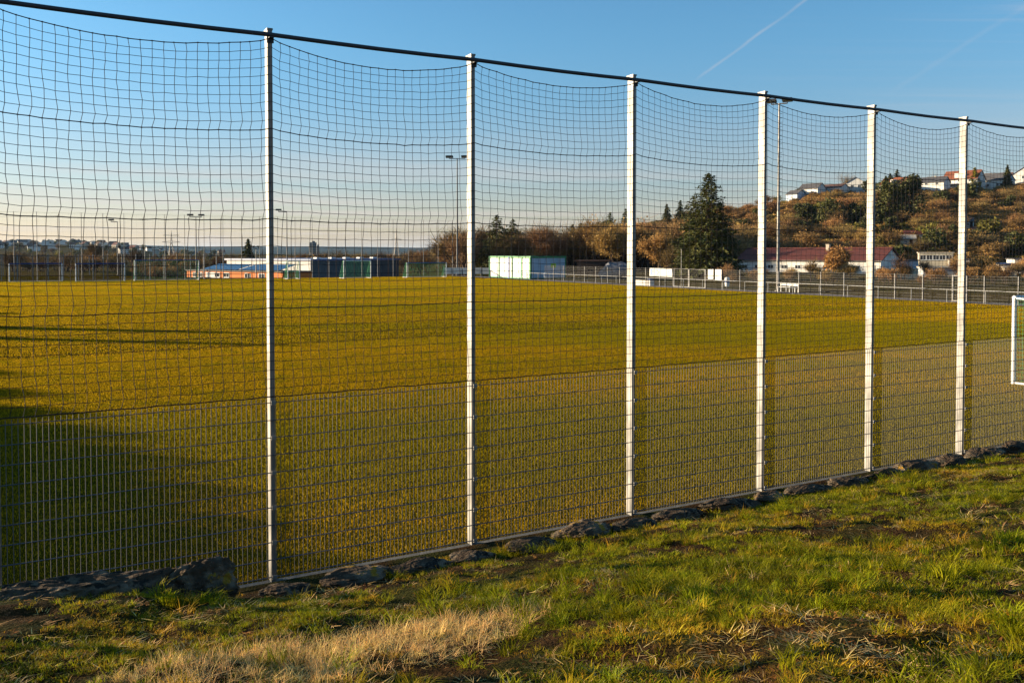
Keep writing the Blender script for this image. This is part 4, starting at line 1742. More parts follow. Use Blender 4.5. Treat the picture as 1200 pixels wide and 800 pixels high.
def bare_tree_data(seed, h, spread, stems=1, twigs=900, tw=0.05, leaf=0.0, trunk_frac=0.22, droop=0.0):
    """trunk mesh with its limbs, crown mesh of twigs (and withered leaves if leaf > 0)"""
    rs = random.Random(seed)
    tr = MB()
    tips = []

    def branch(p, d, L, r, depth):
        n = 3
        pts, rr = [p.copy()], [r]
        for i in range(n):
            d = (d + Vector((rs.gauss(0, 0.16), rs.gauss(0, 0.16), rs.gauss(0.05, 0.12) - droop * depth * 0.05))).normalized()
            p = p + d * (L / n)
            pts.append(p.copy())
            rr.append(r * (1 - 0.55 * (i + 1) / n))
        tr.tube(pts, rr, 6 if depth == 0 else 4 if depth < 2 else 3, False)
        if depth >= 2:
            for i in range(1, n + 1):
                tips.append((pts[i], d, L))
            return
        kids = (5 if depth == 0 else 4) + (1 if rs.random() < 0.5 else 0)
        for k in range(kids):
            f = rs.uniform(0.35, 1.0) if depth else rs.uniform(0.62, 1.0)
            q = min(int(f * n), n - 1)
            base = pts[q].lerp(pts[q + 1], f * n - q)
            az = 2 * math.pi * (k + rs.random() * 0.7) / kids
            el = rs.uniform(0.35, 1.15) if depth == 0 else rs.uniform(0.0, 0.95)
            dd = Vector((math.cos(az) * math.cos(el), math.sin(az) * math.cos(el), math.sin(el)))
            dd = (dd + d * 0.55).normalized()
            branch(base, dd, L * rs.uniform(0.55, 0.85) * (spread if depth == 0 else 1), r * rs.uniform(0.34, 0.5), depth + 1)
    for s in range(stems):
        a = 2 * math.pi * s / max(stems, 1) + rs.random()
        d0 = Vector((math.cos(a) * 0.35, math.sin(a) * 0.35, 1)).normalized() if stems > 1 else Vector((rs.gauss(0, .05), rs.gauss(0, .05), 1)).normalized()
        branch(Vector((math.cos(a) * 0.2, math.sin(a) * 0.2, -0.3)) if stems > 1 else Vector((0, 0, -0.3)), d0, h * (0.42 if stems > 1 else max(0.30, trunk_frac * 1.6)), h * (0.018 if stems > 1 else 0.026), 0)
    tris, idx = [], []
    per = max(1, twigs // max(1, len(tips)))
    for p, d, L in tips:
        for _ in range(per):
            dd = (d * 0.5 + Vector((rs.gauss(0, 0.6), rs.gauss(0, 0.6), rs.gauss(0.25, 0.5)))).normalized()
            l1 = L * rs.uniform(0.5, 1.25)
            tris.append(sliver(p, dd, l1, tw * rs.uniform(0.7, 1.4), rs))
            idx.append(0)
            for _ in range(2):
                q = p + dd * l1 * rs.uniform(0.3, 0.9)
                d2 = (dd + Vector((rs.gauss(0, 0.7), rs.gauss(0, 0.7), rs.gauss(0.1, 0.6)))).normalized()
                tris.append(sliver(q, d2, l1 * rs.uniform(0.4, 0.8), tw * 0.7, rs))
                idx.append(0)
            if rs.random() < leaf:
                for _ in range(9):
                    q = p + dd * l1 * rs.uniform(0.3, 1.0) + Vector((rs.gauss(0, .25), rs.gauss(0, .25), rs.gauss(0, .25)))
                    s = rs.uniform(0.06, 0.13)
                    tris.append(tuple(q + Vector((rs.gauss(0, s), rs.gauss(0, s), rs.gauss(0, s))) for _ in range(3)))
                    idx.append(1)
    zmax = max(max(t[2][2] for t in tris), 0.1)
    k = h / zmax
    T = np.array([[list(q) for q in t] for t in tris]) * k
    tr.v = [(x * k, y * k, z * k) for x, y, z in tr.v]
    return tr, T, np.array(idx)


def make_bare(seed, h, spread, twig, leafm=None, **kw):
    tr, T, idx = bare_tree_data(seed, h, spread, **kw)
    tm = tr.mesh('trunk', [MT['bark']])
    cm = tri_mesh('crown', T, [MT[twig], MT[leafm or twig]], idx)
    return tm, cm


def plant(name, label, cat, tm, cm, loc, s=1.0, rz=0.0, group=None, sz=None):
    t = thing(name, label, cat, loc, rz, group)
    t.scale = (s, s, sz or s)
    put('trunk', tm, t)
    put('crown', cm, t)
    return t


def conifer_data(seed, h, r, levels=34, per=9, clump=11, trunk0=0.06, size=0.34, taper=0.85, droop=0.35, ragged=0.35):
    rs = random.Random(seed)
    tr = MB()
    tr.tube([(0, 0, -0.3), (0, 0, h * 0.5), (0, 0, h * 0.985)], [h * 0.02, h * 0.011, 0.02], 8, False)
    tris = []
    for lv in range(levels):
        t = lv / (levels - 1)
        z = h * (trunk0 + (1 - trunk0) * t)
        rad = r * (1 - t) ** taper * (1 + 0.0 * t) + 0.02 * h * (1 - t) + 0.08
        n = max(3, int(per * (1 - 0.55 * t)))
        off = rs.random() * 6.28
        for b in range(n):
            az = off + 2 * math.pi * (b + rs.uniform(-0.3, 0.3)) / n
            L = rad * rs.uniform(1 - ragged, 1 + ragged * 0.7)
            if rs.random() < 0.06:
                L *= 0.45
            up = 0.25 + 0.5 * t - droop * 0.3
            ca, sa = math.cos(az), math.sin(az)
            tr.tube([(0, 0, z), (ca * L * 0.5, sa * L * 0.5, z + L * 0.5 * up * 0.5), (ca * L * 0.9, sa * L * 0.9, z + L * 0.9 * (up - droop * 0.6))], [0.03 + 0.008 * L, 0.02, 0.008], 3, False)
            m = max(6, int(clump * 1.4 * (0.45 + L / max(r, 0.1))))
            for _ in range(m):
                f = rs.uniform(0.12, 1.0) ** 0.75
                zz = z + L * f * (up - droop * f * 0.75)
                c = Vector((ca * L * f, sa * L * f, zz)) + Vector((rs.gauss(0, .09), rs.gauss(0, .09), rs.gauss(0, .05))) * (0.6 + L * 0.55)
                s = size * rs.uniform(0.75, 1.5) * (1 - 0.35 * t)
                d = Vector((ca + rs.gauss(0, .55), sa + rs.gauss(0, .55), rs.gauss(-0.25, .35))).normalized()
                w = d.cross(Vector((rs.gauss(0, .5), rs.gauss(0, .5), 1))).normalized()
                tris.append((c - d * s * 0.5 + w * s * 0.28, c - d * s * 0.5 - w * s * 0.28, c + d * s * 0.9))
    return tr, np.array([[list(q) for q in t] for t in tris])


def make_conifer(seed, h, r, m, **kw):
    tr, T = conifer_data(seed, h, r, **kw)
    return tr.mesh('trunk', [MT['bark']]), tri_mesh('crown', T, [MT[m]])


def leafy_data(seed, h, r, n=2600, size=0.4, lobes=9):
    """rounded evergreen: leaf clumps on the shells of several lobes"""
    rs = random.Random(seed)
    tr = MB()
    tr.tube([(0, 0, -0.3), (0, 0, h * 0.4), (0.1, 0, h * 0.75)], [h * 0.03, h * 0.02, h * 0.008], 7, False)
    cs = []
    for k in range(lobes):
        a = rs.random() * 6.28
        q = rs.random()
        z = h * rs.uniform(0.2, 0.85)
        rr = r * (1 - abs(z / h - 0.42) * 1.1)
        cs.append((Vector((math.cos(a) * rr * q, math.sin(a) * rr * q, z)), r * rs.uniform(0.32, 0.55)))
        tr.tube([(0, 0, h * 0.25), cs[-1][0] * 0.6 + Vector((0, 0, h * 0.12)), cs[-1][0]], [h * 0.012, h * 0.008, 0.01], 4, False)
    tris = []
    for _ in range(n):
        c, rad = rs.choice(cs)
        d = Vector((rs.gauss(0, 1), rs.gauss(0, 1), rs.gauss(0, 1))).normalized()
        p = c + d * rad * rs.uniform(0.55, 1.08)
        s = size * rs.uniform(0.5, 1.2)
        e = (d + Vector((rs.gauss(0, .7), rs.gauss(0, .7), rs.gauss(0, .7)))).normalized()
        w = e.cross(Vector((rs.gauss(0, 1), rs.gauss(0, 1), rs.gauss(0, 1)))).normalized()
        tris.append((p - e * s * .5 + w * s * .4, p - e * s * .5 - w * s * .4, p + e * s * .7))
    return tr, np.array([[list(q) for q in t] for t in tris])


def make_leafy(seed, h, r, m, **kw):
    tr, T = leafy_data(seed, h, r, **kw)
    return tr.mesh('trunk', [MT['bark']]), tri_mesh('crown', T, [MT[m]])


def stand(x, Y, dz=0.0):
    X = (x - 600) / 1000.0 * Y
    return Vector((X, Y, float(hgt(X, Y)) - dz))


def height_to(loc, ytop):
    return (CAM_Z + (297 - ytop) / 1000.0 * loc.y) - loc.z


# single trees that can be told apart
def lone_conifer(label, x, ytop, Y, seed, r, m='spruce', name='spruce_tree', **kw):
    q = stand(x, Y)
    h = height_to(q, ytop)
    tm, cm = make_conifer(seed, h, r, m, **kw)
    plant(name, label, 'tree', tm, cm, q, 1, seed)


lone_conifer('big dark spruce standing behind the double gate', 830, 204.5, 122, 1, 4.1, levels=46, per=11, clump=20, size=0.42, droop=0.35, trunk0=0.09, ragged=0.45, taper=0.62)
lone_conifer('slimmer spruce close against the right side of the big spruce', 846, 250, 126, 2, 3.0, levels=34, per=10, clump=17, size=0.4, trunk0=0.05, taper=0.6)
lone_conifer('bushy shorter spruce against the left side of the big spruce', 812, 231, 127, 12, 3.2, levels=34, per=10, clump=16, size=0.4, trunk0=0.05, taper=0.6)
lone_conifer('left of two ragged spruces above the white cabin', 582, 253, 175, 3, 5.2, levels=30, per=9, clump=12, size=0.6, taper=0.75, ragged=0.5, droop=0.5)
lone_conifer('right of two ragged spruces above the white cabin', 601, 258, 178, 4, 5.0, levels=30, per=9, clump=12, size=0.6, taper=0.75, ragged=0.5, droop=0.5)
lone_conifer('dark pointed conifer above the roof of the white hall', 291, 281, 230, 5, 3.0, levels=30, clump=12, size=0.7)
lone_conifer('dark spruce top rising from brown trees left of the third post', 715, 250, 215, 6, 4.4, levels=28, size=0.7, droop=0.5)
lone_conifer('small dark spruce top just left of the third post', 733, 246, 225, 7, 4.2, levels=28, size=0.7, droop=0.5)
lone_conifer('small conifer tip above brown trees right of the cabin', 671, 264, 205, 8, 4.0, levels=26, size=0.7)
lone_conifer('second conifer tip above brown trees right of the cabin', 680, 263, 208, 9, 4.0, levels=26, size=0.7)
lone_conifer('bluish conifer on the skyline right of the third post', 781, 240, 300, 10, 3.2, levels=26, size=0.8)
lone_conifer('dark pointed conifer on the skyline left of the big spruce', 797, 236, 300, 13, 3.4, levels=26, size=0.8)
lone_conifer('golden green conical conifer on the hilltop right of the sixth post', 1141, 197, 330, 14, 2.3, m='gold', name='conifer_tree', levels=26, size=0.55, droop=0.0, clump=16)
lone_conifer('dark slender cypress on the hilltop near the right edge', 1179, 194, 332, 15, 1.7, name='cypress_tree', levels=28, size=0.5, droop=-0.2, clump=14)
lone_conifer('dark conifer behind the orange roof, tallest of its cluster', 1050, 199, 345, 16, 3.2, levels=28, size=0.6)
lone_conifer('dark conifer left of the orange roofed house', 1042, 204, 342, 17, 3.2, levels=28, size=0.6)
lone_conifer('dark conifer right of the fifth post on the hilltop', 1037, 207, 338, 18, 3.2, levels=28, size=0.6)
lone_conifer('dark conifer on the skyline left of the sixth post', 1123, 201, 360, 19, 3.0, levels=26, size=0.6)


def lone_leafy(label, x, ytop, ybot, seed, r, m='ever', **kw):
    q = slope_point(x, ybot)
    h = max(height_to(q, ytop), 2)
    tm, cm = make_leafy(seed, h, r, m, **kw)
    plant('evergreen_tree', label, 'tree', tm, cm, Vector((q.x, q.y, float(hgt(q.x, q.y)))), 1, seed)


lone_leafy('huge dark evergreen on the slope below the orange roofed house', 1068, 206, 262, 21, 5.6, n=4200, lobes=15, size=0.6)
lone_leafy('dark evergreen mass left of the huge evergreen at the fifth post', 1042, 212, 262, 22, 5.2, n=3600, lobes=13, size=0.6)
lone_leafy('dark round evergreen beside the tall balcony house', 1019, 210, 232, 23, 3.4, n=2000, size=0.55)
lone_leafy('tall dark evergreen clump below the long white hilltop house', 975, 233, 264, 24, 4.2, n=2600, size=0.6)
lone_leafy('dark evergreen in the middle of the slope right of the mast', 942, 236, 264, 25, 3.6, n=2400, size=0.6)
lone_leafy('dark evergreen below the balcony house', 1000, 238, 262, 26, 3.2, n=2000, size=0.6)
lone_leafy('bright olive bush beside the leftmost hilltop house', 935, 220, 232, 27, 1.6, m='olive', n=900, size=0.4)
lone_leafy('small olive green bush below the double pitch house', 954, 230, 239, 28, 1.3, m='olive', n=700, size=0.4)
lone_leafy('dark evergreen low on the slope behind the fifth post', 1055, 286, 306, 29, 2.8, n=1800, size=0.5)
lone_leafy('wide dark evergreen below the red roofed garden hut', 1098, 270, 297, 30, 3.2, n=2200, size=0.5)
lone_leafy('dark evergreen on the slope just left of the sixth post', 1117, 262, 292, 31, 2.6, n=1800, size=0.5)
lone_leafy('dark evergreen under the maroon roofed house at right', 1182, 230, 246, 32, 2.6, n=1500, size=0.5)
lone_leafy('dark evergreen bush on the slope left of the mast', 884, 245, 262, 33, 2.6, n=1500, size=0.5)
lone_leafy('olive bush halfway up the slope left of the fifth post', 1005, 262, 280, 34, 2.2, m='olive', n=1300, size=0.45)
lone_leafy('olive bush at the slope foot right of the fifth post', 1036, 276, 296, 35, 2.4, m='olive', n=1400, size=0.45)
lone_leafy('olive bush on the slope right of the red roofed hut', 1092, 262, 280, 36, 2.3, m='olive', n=1300, size=0.45)
lone_leafy('dark bush against the sky at the left end of the brown wood', 196, 288, 312, 37, 3.0, n=1500, size=0.5)


def lone_bare(label, x, ytop, Y, seed, spread=1.0, twig='twig', leafm=None, name='bare_tree', s=1.0, **kw):
    q = stand(x, Y)
    h = height_to(q, ytop)
    tm, cm = make_bare(seed, h, spread, twig, leafm, **kw)
    plant(name, label, 'tree', tm, cm, q, s, seed)


lone_bare('round crowned bare tree against the sky beside the balcony house', 994, 197, 350, 41, 1.0, twig='twig2', twigs=620, tw=0.05)
lone_bare('spreading bare tree on the skyline left of the maroon roof', 1089, 197, 352, 42, 1.3, twig='twig2', twigs=420, tw=0.05)
lone_bare('russet leaved young tree before the red roofed house', 985, 285, 128, 43, 0.75, leafm='rust', leaf=0.9, twigs=900, tw=0.03)
lone_bare('dark leaning bare tree before the shaded blue gable', 1057, 290, 112, 44, 0.9, twig='twig2', twigs=240, tw=0.035)
lone_bare('thin bare tree before the white wall right of the mast', 951, 297, 112, 45, 0.8, twigs=420, tw=0.03)
lone_bare('small bare tree before the cream garden wall', 1030, 314, 105, 46, 0.9, twigs=300, tw=0.03)
lone_bare('reddish bare bush tree right of the sixth post', 1150, 296, 118, 47, 1.0, leafm='rust', leaf=0.25, twigs=1300, tw=0.035, stems=4)
lone_bare('large broad bare tree with rounded crown right of two spruces', 637, 252, 172, 48, 1.15, twig='twig2', twigs=2600, tw=0.05, trunk_frac=0.16)
lone_bare('rusty brown leaved tree left of the third post', 722, 255, 158, 49, 1.1, leafm='rust', leaf=0.55, twigs=2400, tw=0.05, trunk_frac=0.15)
lone_bare('rusty brown leaved tree behind the white banner', 772, 262, 150, 50, 1.1, leafm='rust', leaf=0.55, twigs=2400, tw=0.05, trunk_frac=0.15)
lone_bare('bare tree with heavy dark low limbs behind the banner', 781, 276, 128, 51, 1.5, twig='twig2', twigs=500, tw=0.05, trunk_frac=0.12, droop=1.0)


# woods and hillside shrubs: a few shapes, many trees
PROTO = {}
for i in range(5):
    PROTO['tree', i] = make_bare(100 + i, 10.0, 1.0 + 0.1 * (i % 3), 'twig' if i % 2 else 'twig2', twigs=1100, tw=0.065, trunk_frac=0.14)
for i in range(3):
    PROTO['rust', i] = make_bare(120 + i, 10.0, 1.1, 'twig', 'rust', twigs=1000, tw=0.065, leaf=0.5, trunk_frac=0.14)
for i in range(6):
    PROTO['bush', i] = make_bare(140 + i, 5.0, 1.0, 'twig' if i % 3 else 'twig2', 'rust', stems=5, twigs=800, tw=0.06, leaf=0.22 if i % 2 else 0.0)
for i in range(2):
    PROTO['green', i] = make_leafy(160 + i, 5.0, 2.2, 'ever' if i else 'olive', n=1100, size=0.5)


def wood(label, group, n, xr, Yr, hr, kinds, seed, name='bare_tree', cat='tree', zone=None, mind=2.5, sq=1.0):
    rs = random.Random(seed)
    pts, tries = [], 0
    while len(pts) < n and tries < n * 60:
        tries += 1
        x, Y = rs.uniform(*xr), rs.uniform(*Yr)
        X = (x - 600) / 1000.0 * Y
        if zone and not zone(x, Y, X):
            continue
        if any((X - a) ** 2 + (Y - b) ** 2 < mind ** 2 for a, b in pts):
            continue
        pts.append((X, Y))
    for X, Y in pts:
        kd = rs.choice(kinds)
        ids = [k for k in PROTO if k[0] == kd]
        key = rs.choice(ids)
        tm, cm = PROTO[key]
        base = 5.0 if kd in ('bush', 'green') else 10.0
        s = rs.uniform(*hr) / base
        lab, gr, nm = label, group, name
        if kd == 'green':
            lab, gr, nm = 'green evergreen shrub among ' + group, 'evergreen shrubs among ' + group, 'evergreen_shrub'
        if kd == 'rust':
            lab, gr, nm = 'rusty leaved tree among ' + group, 'rusty trees among ' + group, 'withered_tree'
        plant(nm, lab, cat, tm, cm, (X, Y, float(hgt(X, Y)) - 0.1), s * sq, rs.uniform(0, 6.28), gr, s)


def off_buildings(x, Y, X):
    return not (845 < x < 1215 and 125 < Y < 192)


wood('bare brown tree in the wood behind the white cabin', 'the bare wood behind the white cabin', 72, (528, 740), (172, 228), (9.0, 13.5), ('tree', 'tree', 'tree', 'rust', 'bush'), 1, mind=3.0)
wood('bare brown tree in the wood around the big spruce', 'the bare wood around the big spruce', 76, (690, 880), (168, 226), (9, 13.5), ('tree', 'tree', 'rust', 'bush'), 2, mind=3.2, zone=lambda x, Y, X: off_buildings(x, Y, X) and not (815 < x < 850 and Y < 160))
wood('bare dark tree of the tree belt behind the hall', 'the tree belt behind the hall', 60, (100, 545), (205, 330), (6.0, 9.5), ('tree', 'tree', 'bush'), 3, mind=3.5)
wood('bare dark shrub beyond the far left goals', 'the shrubs beyond the far left goals', 44, (-30, 240), (165, 240), (2.6, 5.2), ('bush',), 4, name='bare_shrub', cat='shrub', mind=2.5, sq=1.35)
wood('bare brown hillside shrub', 'the brown shrubs on the hillside', 285, (690, 1235), (196, 346), (3.4, 6.8), ('bush',) * 6 + ('tree',) * 4 + ('green', 'rust'), 5, name='bare_shrub', cat='shrub',
     zone=lambda x, Y, X: float(hgt(X, Y)) > 2.0 and not (Y > 318 and x > 915) and not any(abs(x - a) < 11 and Y < b for a, b in ((1067, 285), (1137, 290), (1178, 290))), mind=3.2, sq=1.4)
wood('bare shrub between the mesh fence and the red roofed house', 'the shrubs behind the mesh fence', 26, (850, 1240), (92, 122), (1.6, 3.0), ('bush',), 6, name='bare_shrub', cat='shrub', zone=lambda x, Y, X: fuv(X, Y)[0] > 63, mind=2.2)
wood('bare tree in front of the flat roofed blocks at the hill foot', 'the bare trees before the flat blocks', 9, (1085, 1230), (112, 140), (2.6, 4.2), ('tree', 'bush'), 16, mind=3)
wood('bare tree behind the hilltop houses', 'the trees behind the hilltop houses', 12, (930, 1220), (362, 395), (6.5, 9), ('tree', 'tree', 'green'), 7, mind=5)
wood('dark tree of the distant town', 'the distant town', 130, (-10, 260), (520, 1500), (6, 11), ('tree', 'green'), 8, mind=12, name='town_tree')
wood('dark tree beyond the hall on the right', 'the far trees right of the hall', 24, (420, 560), (330, 520), (7, 11), ('tree',), 9, mind=6)

# trees standing outside the view on the left, whose long shadows cross the pitch
SH = Vector((S_DIR.x, S_DIR.y, 0)) / math.tan(SUN_EL)
TC, CC = make_conifer(301, 10.0, 1.0, 'spruce', levels=44, clump=22, trunk0=0.12, size=0.6)
TD, CD = make_leafy(302, 10.0, 4.6, 'ever', n=6000, size=0.8, lobes=22)


def caster(label, tip_px, h, proto, name, s=None, sq=None):
    g_ = on_level(*tip_px)
    b = g_ + SH * h
    plant(name, label, 'tree', proto[0], proto[1], (b.x, b.y, 0), (sq or h / 10.0), 0.3, 'trees left of the pitch', h / 10.0)


caster('slim dark conifer left of the pitch, the nearer one', (300, 405.5), 12, (TC, CC), 'conifer_tree', sq=0.8)
caster('slim dark conifer left of the pitch, further back', (258, 391), 11, (TC, CC), 'conifer_tree', sq=1.1)
for i, (tip, h) in enumerate((((0, 348), 4), ((-2, 368), 3.8), ((-3, 384), 3), ((-40, 415), 3.5), ((-32, 440), 4), ((-16, 465), 4.5), ((6, 490), 5), ((40, 515), 5.5), ((68, 545), 6), ((90, 580), 6), ((112, 620), 6), ((130, 665), 6))):
    caster('broad dark evergreen left of the pitch', tip, h, (TD, CD), 'evergreen_tree')


# ------------------------------------------------------------------ grass, straw, litter (instanced blades)
def tuft_mesh(name, seed, n, h, spread, lean, width, m, flat=0.0, seg=3):
    rs = random.Random(seed)
    vs, fs = [], []
    for _ in range(n):
        a = rs.random() * 6.283
        r = spread * math.sqrt(rs.random())
        p = Vector((math.cos(a) * r, math.sin(a) * r, -0.01))
        b = a + rs.gauss(0, 0.9)
        out = Vector((math.cos(b), math.sin(b), 0))
        L = h * rs.uniform(0.45, 1.15)
        ln = lean * rs.uniform(0.4, 1.6)
        s = Vector((-out.y, out.x, 0)) * width * 0.5 * rs.uniform(0.7, 1.3)
        o = len(vs)
        for i in range(seg + 1):
            t = i / seg
            bend = ln * t * t
            c = p + out * (L * (bend + flat * t)) + Vector((0, 0, L * t * max(0.08, (1 - flat)) * (1 - 0.35 * bend)))
            if i == seg:
                vs.append(tuple(c))
            else:
                w = 1 - 0.55 * t
                vs += [tuple(c + s * w), tuple(c - s * w)]
        for i in range(seg - 1):
            q = o + 2 * i
            fs += [(q, q + 1, q + 3), (q, q + 3, q + 2)]
        q = o + 2 * (seg - 1)
        fs.append((q, q + 1, q + 2))
    return np_mesh(name, np.array(vs), np.array(fs), [m])


def scatter(name, pts, rot, scl, pick, meshes, label=None):
    src = bpy.data.collections.new(name + '_source')
    for i, me in enumerate(meshes):
        o = bpy.data.objects.new('%s_tuft_%02d' % (name, i), me)
        src.objects.link(o)
    me = bpy.data.meshes.new(name)
    n = len(pts)
    me.vertices.add(n)
    me.vertices.foreach_set('co', np.ascontiguousarray(pts, np.float32).ravel())
    a = me.attributes.new('rot', 'FLOAT_VECTOR', 'POINT')
    a.data.foreach_set('vector', np.ascontiguousarray(rot, np.float32).ravel())
    a = me.attributes.new('scl', 'FLOAT_VECTOR', 'POINT')
    a.data.foreach_set('vector', np.ascontiguousarray(scl, np.float32).ravel())
    a = me.attributes.new('pick', 'INT', 'POINT')
    a.data.foreach_set('value', np.ascontiguousarray(pick, np.int32))
    ng = bpy.data.node_groups.new(name + '_nodes', 'GeometryNodeTree')
    ng.interface.new_socket('Geometry', in_out='INPUT', socket_type='NodeSocketGeometry')
    ng.interface.new_socket('Geometry', in_out='OUTPUT', socket_type='NodeSocketGeometry')
    N, L = ng.nodes, ng.links
    gi, go = N.new('NodeGroupInput'), N.new('NodeGroupOutput')
    iop = N.new('GeometryNodeInstanceOnPoints')
    ci = N.new('GeometryNodeCollectionInfo')
    ci.inputs['Collection'].default_value = src
    ci.inputs['Separate Children'].default_value = True
    ci.inputs['Reset Children'].default_value = True

    def attr(nm, ty):
        x = N.new('GeometryNodeInputNamedAttribute')
        x.data_type = ty
        x.inputs['Name'].default_value = nm
        return x.outputs[0]
    L.new(gi.outputs[0], iop.inputs['Points'])
    L.new(ci.outputs[0], iop.inputs['Instance'])
    iop.inputs['Pick Instance'].default_value = True
    L.new(attr('pick', 'INT'), iop.inputs['Instance Index'])
    L.new(attr('rot', 'FLOAT_VECTOR'), iop.inputs['Rotation'])
    L.new(attr('scl', 'FLOAT_VECTOR'), iop.inputs['Scale'])
    L.new(iop.outputs[0], go.inputs[0])
    o = put(name, me, None, label, None, None, 'stuff')
    md = o.modifiers.new('blades', 'NODES')
    md.node_group = ng
    return o


def bank_points(n, u0, u1, d0, d1, seed, keep=None, near_bias=0.0):
    r = np.random.default_rng(seed)
    u = r.uniform(u0, u1, n)
    d = r.uniform(d0, d1, n)
    X = P0.x + U.x * u - NV.x * d
    Y = P0.y + U.y * u - NV.y * d
    px = 600 + 1000 * X / np.maximum(Y, 0.5)
    ok = ((Y > 3.6) & (px > -260) & (px < 1460)) | ((Y > 0.3) & (Y < 7) & (X > -5) & (X < 11))
    if keep is not None:
        ok &= keep(u, d, X, Y, r)
    u, d, X, Y = u[ok], d[ok], X[ok], Y[ok]
    Z = bank_h(u, d)
    return u, d, np.stack([X, Y, Z], -1), r


def bank_pixel(x, y):
    """bank point seen at photo pixel"""
    for Y in np.arange(3.5, 24, 0.02):
        q = at(x, y, Y)
        u, n = fuv(q.x, q.y)
        if -n > 0 and q.z <= float(bank_h(u, -n)):
            return float(q.x), float(q.y)
    return float(q.x), float(q.y)


def inside(poly, X, Y):
    c = np.zeros(len(X), bool)
    j = len(poly) - 1
    for i in range(len(poly)):
        xi, yi = poly[i]
        xj, yj = poly[j]
        hit = ((yi > Y) != (yj > Y)) & (X < (xj - xi) * (Y - yi) / (yj - yi + 1e-9) + xi)
        c ^= hit
        j = i
    return c


STRAW = [bank_pixel(*p) for p in ((-60, 835), (60, 812), (190, 778), (300, 762), (420, 742), (520, 727), (610, 716), (650, 722), (620, 740), (560, 765), (470, 788), (380, 805), (120, 835), (-60, 860))]
SOILZ = [bank_pixel(*p) for p in ((560, 800), (640, 772), (760, 765), (900, 745), (1060, 730), (1180, 735), (1180, 760), (1000, 775), (900, 800))]
HOLE = bank_pixel(650, 752)


def jit(r, n, tilt=0.15):
    return np.stack([r.normal(0, tilt, n), r.normal(0, tilt, n), r.uniform(0, 6.283, n)], -1)


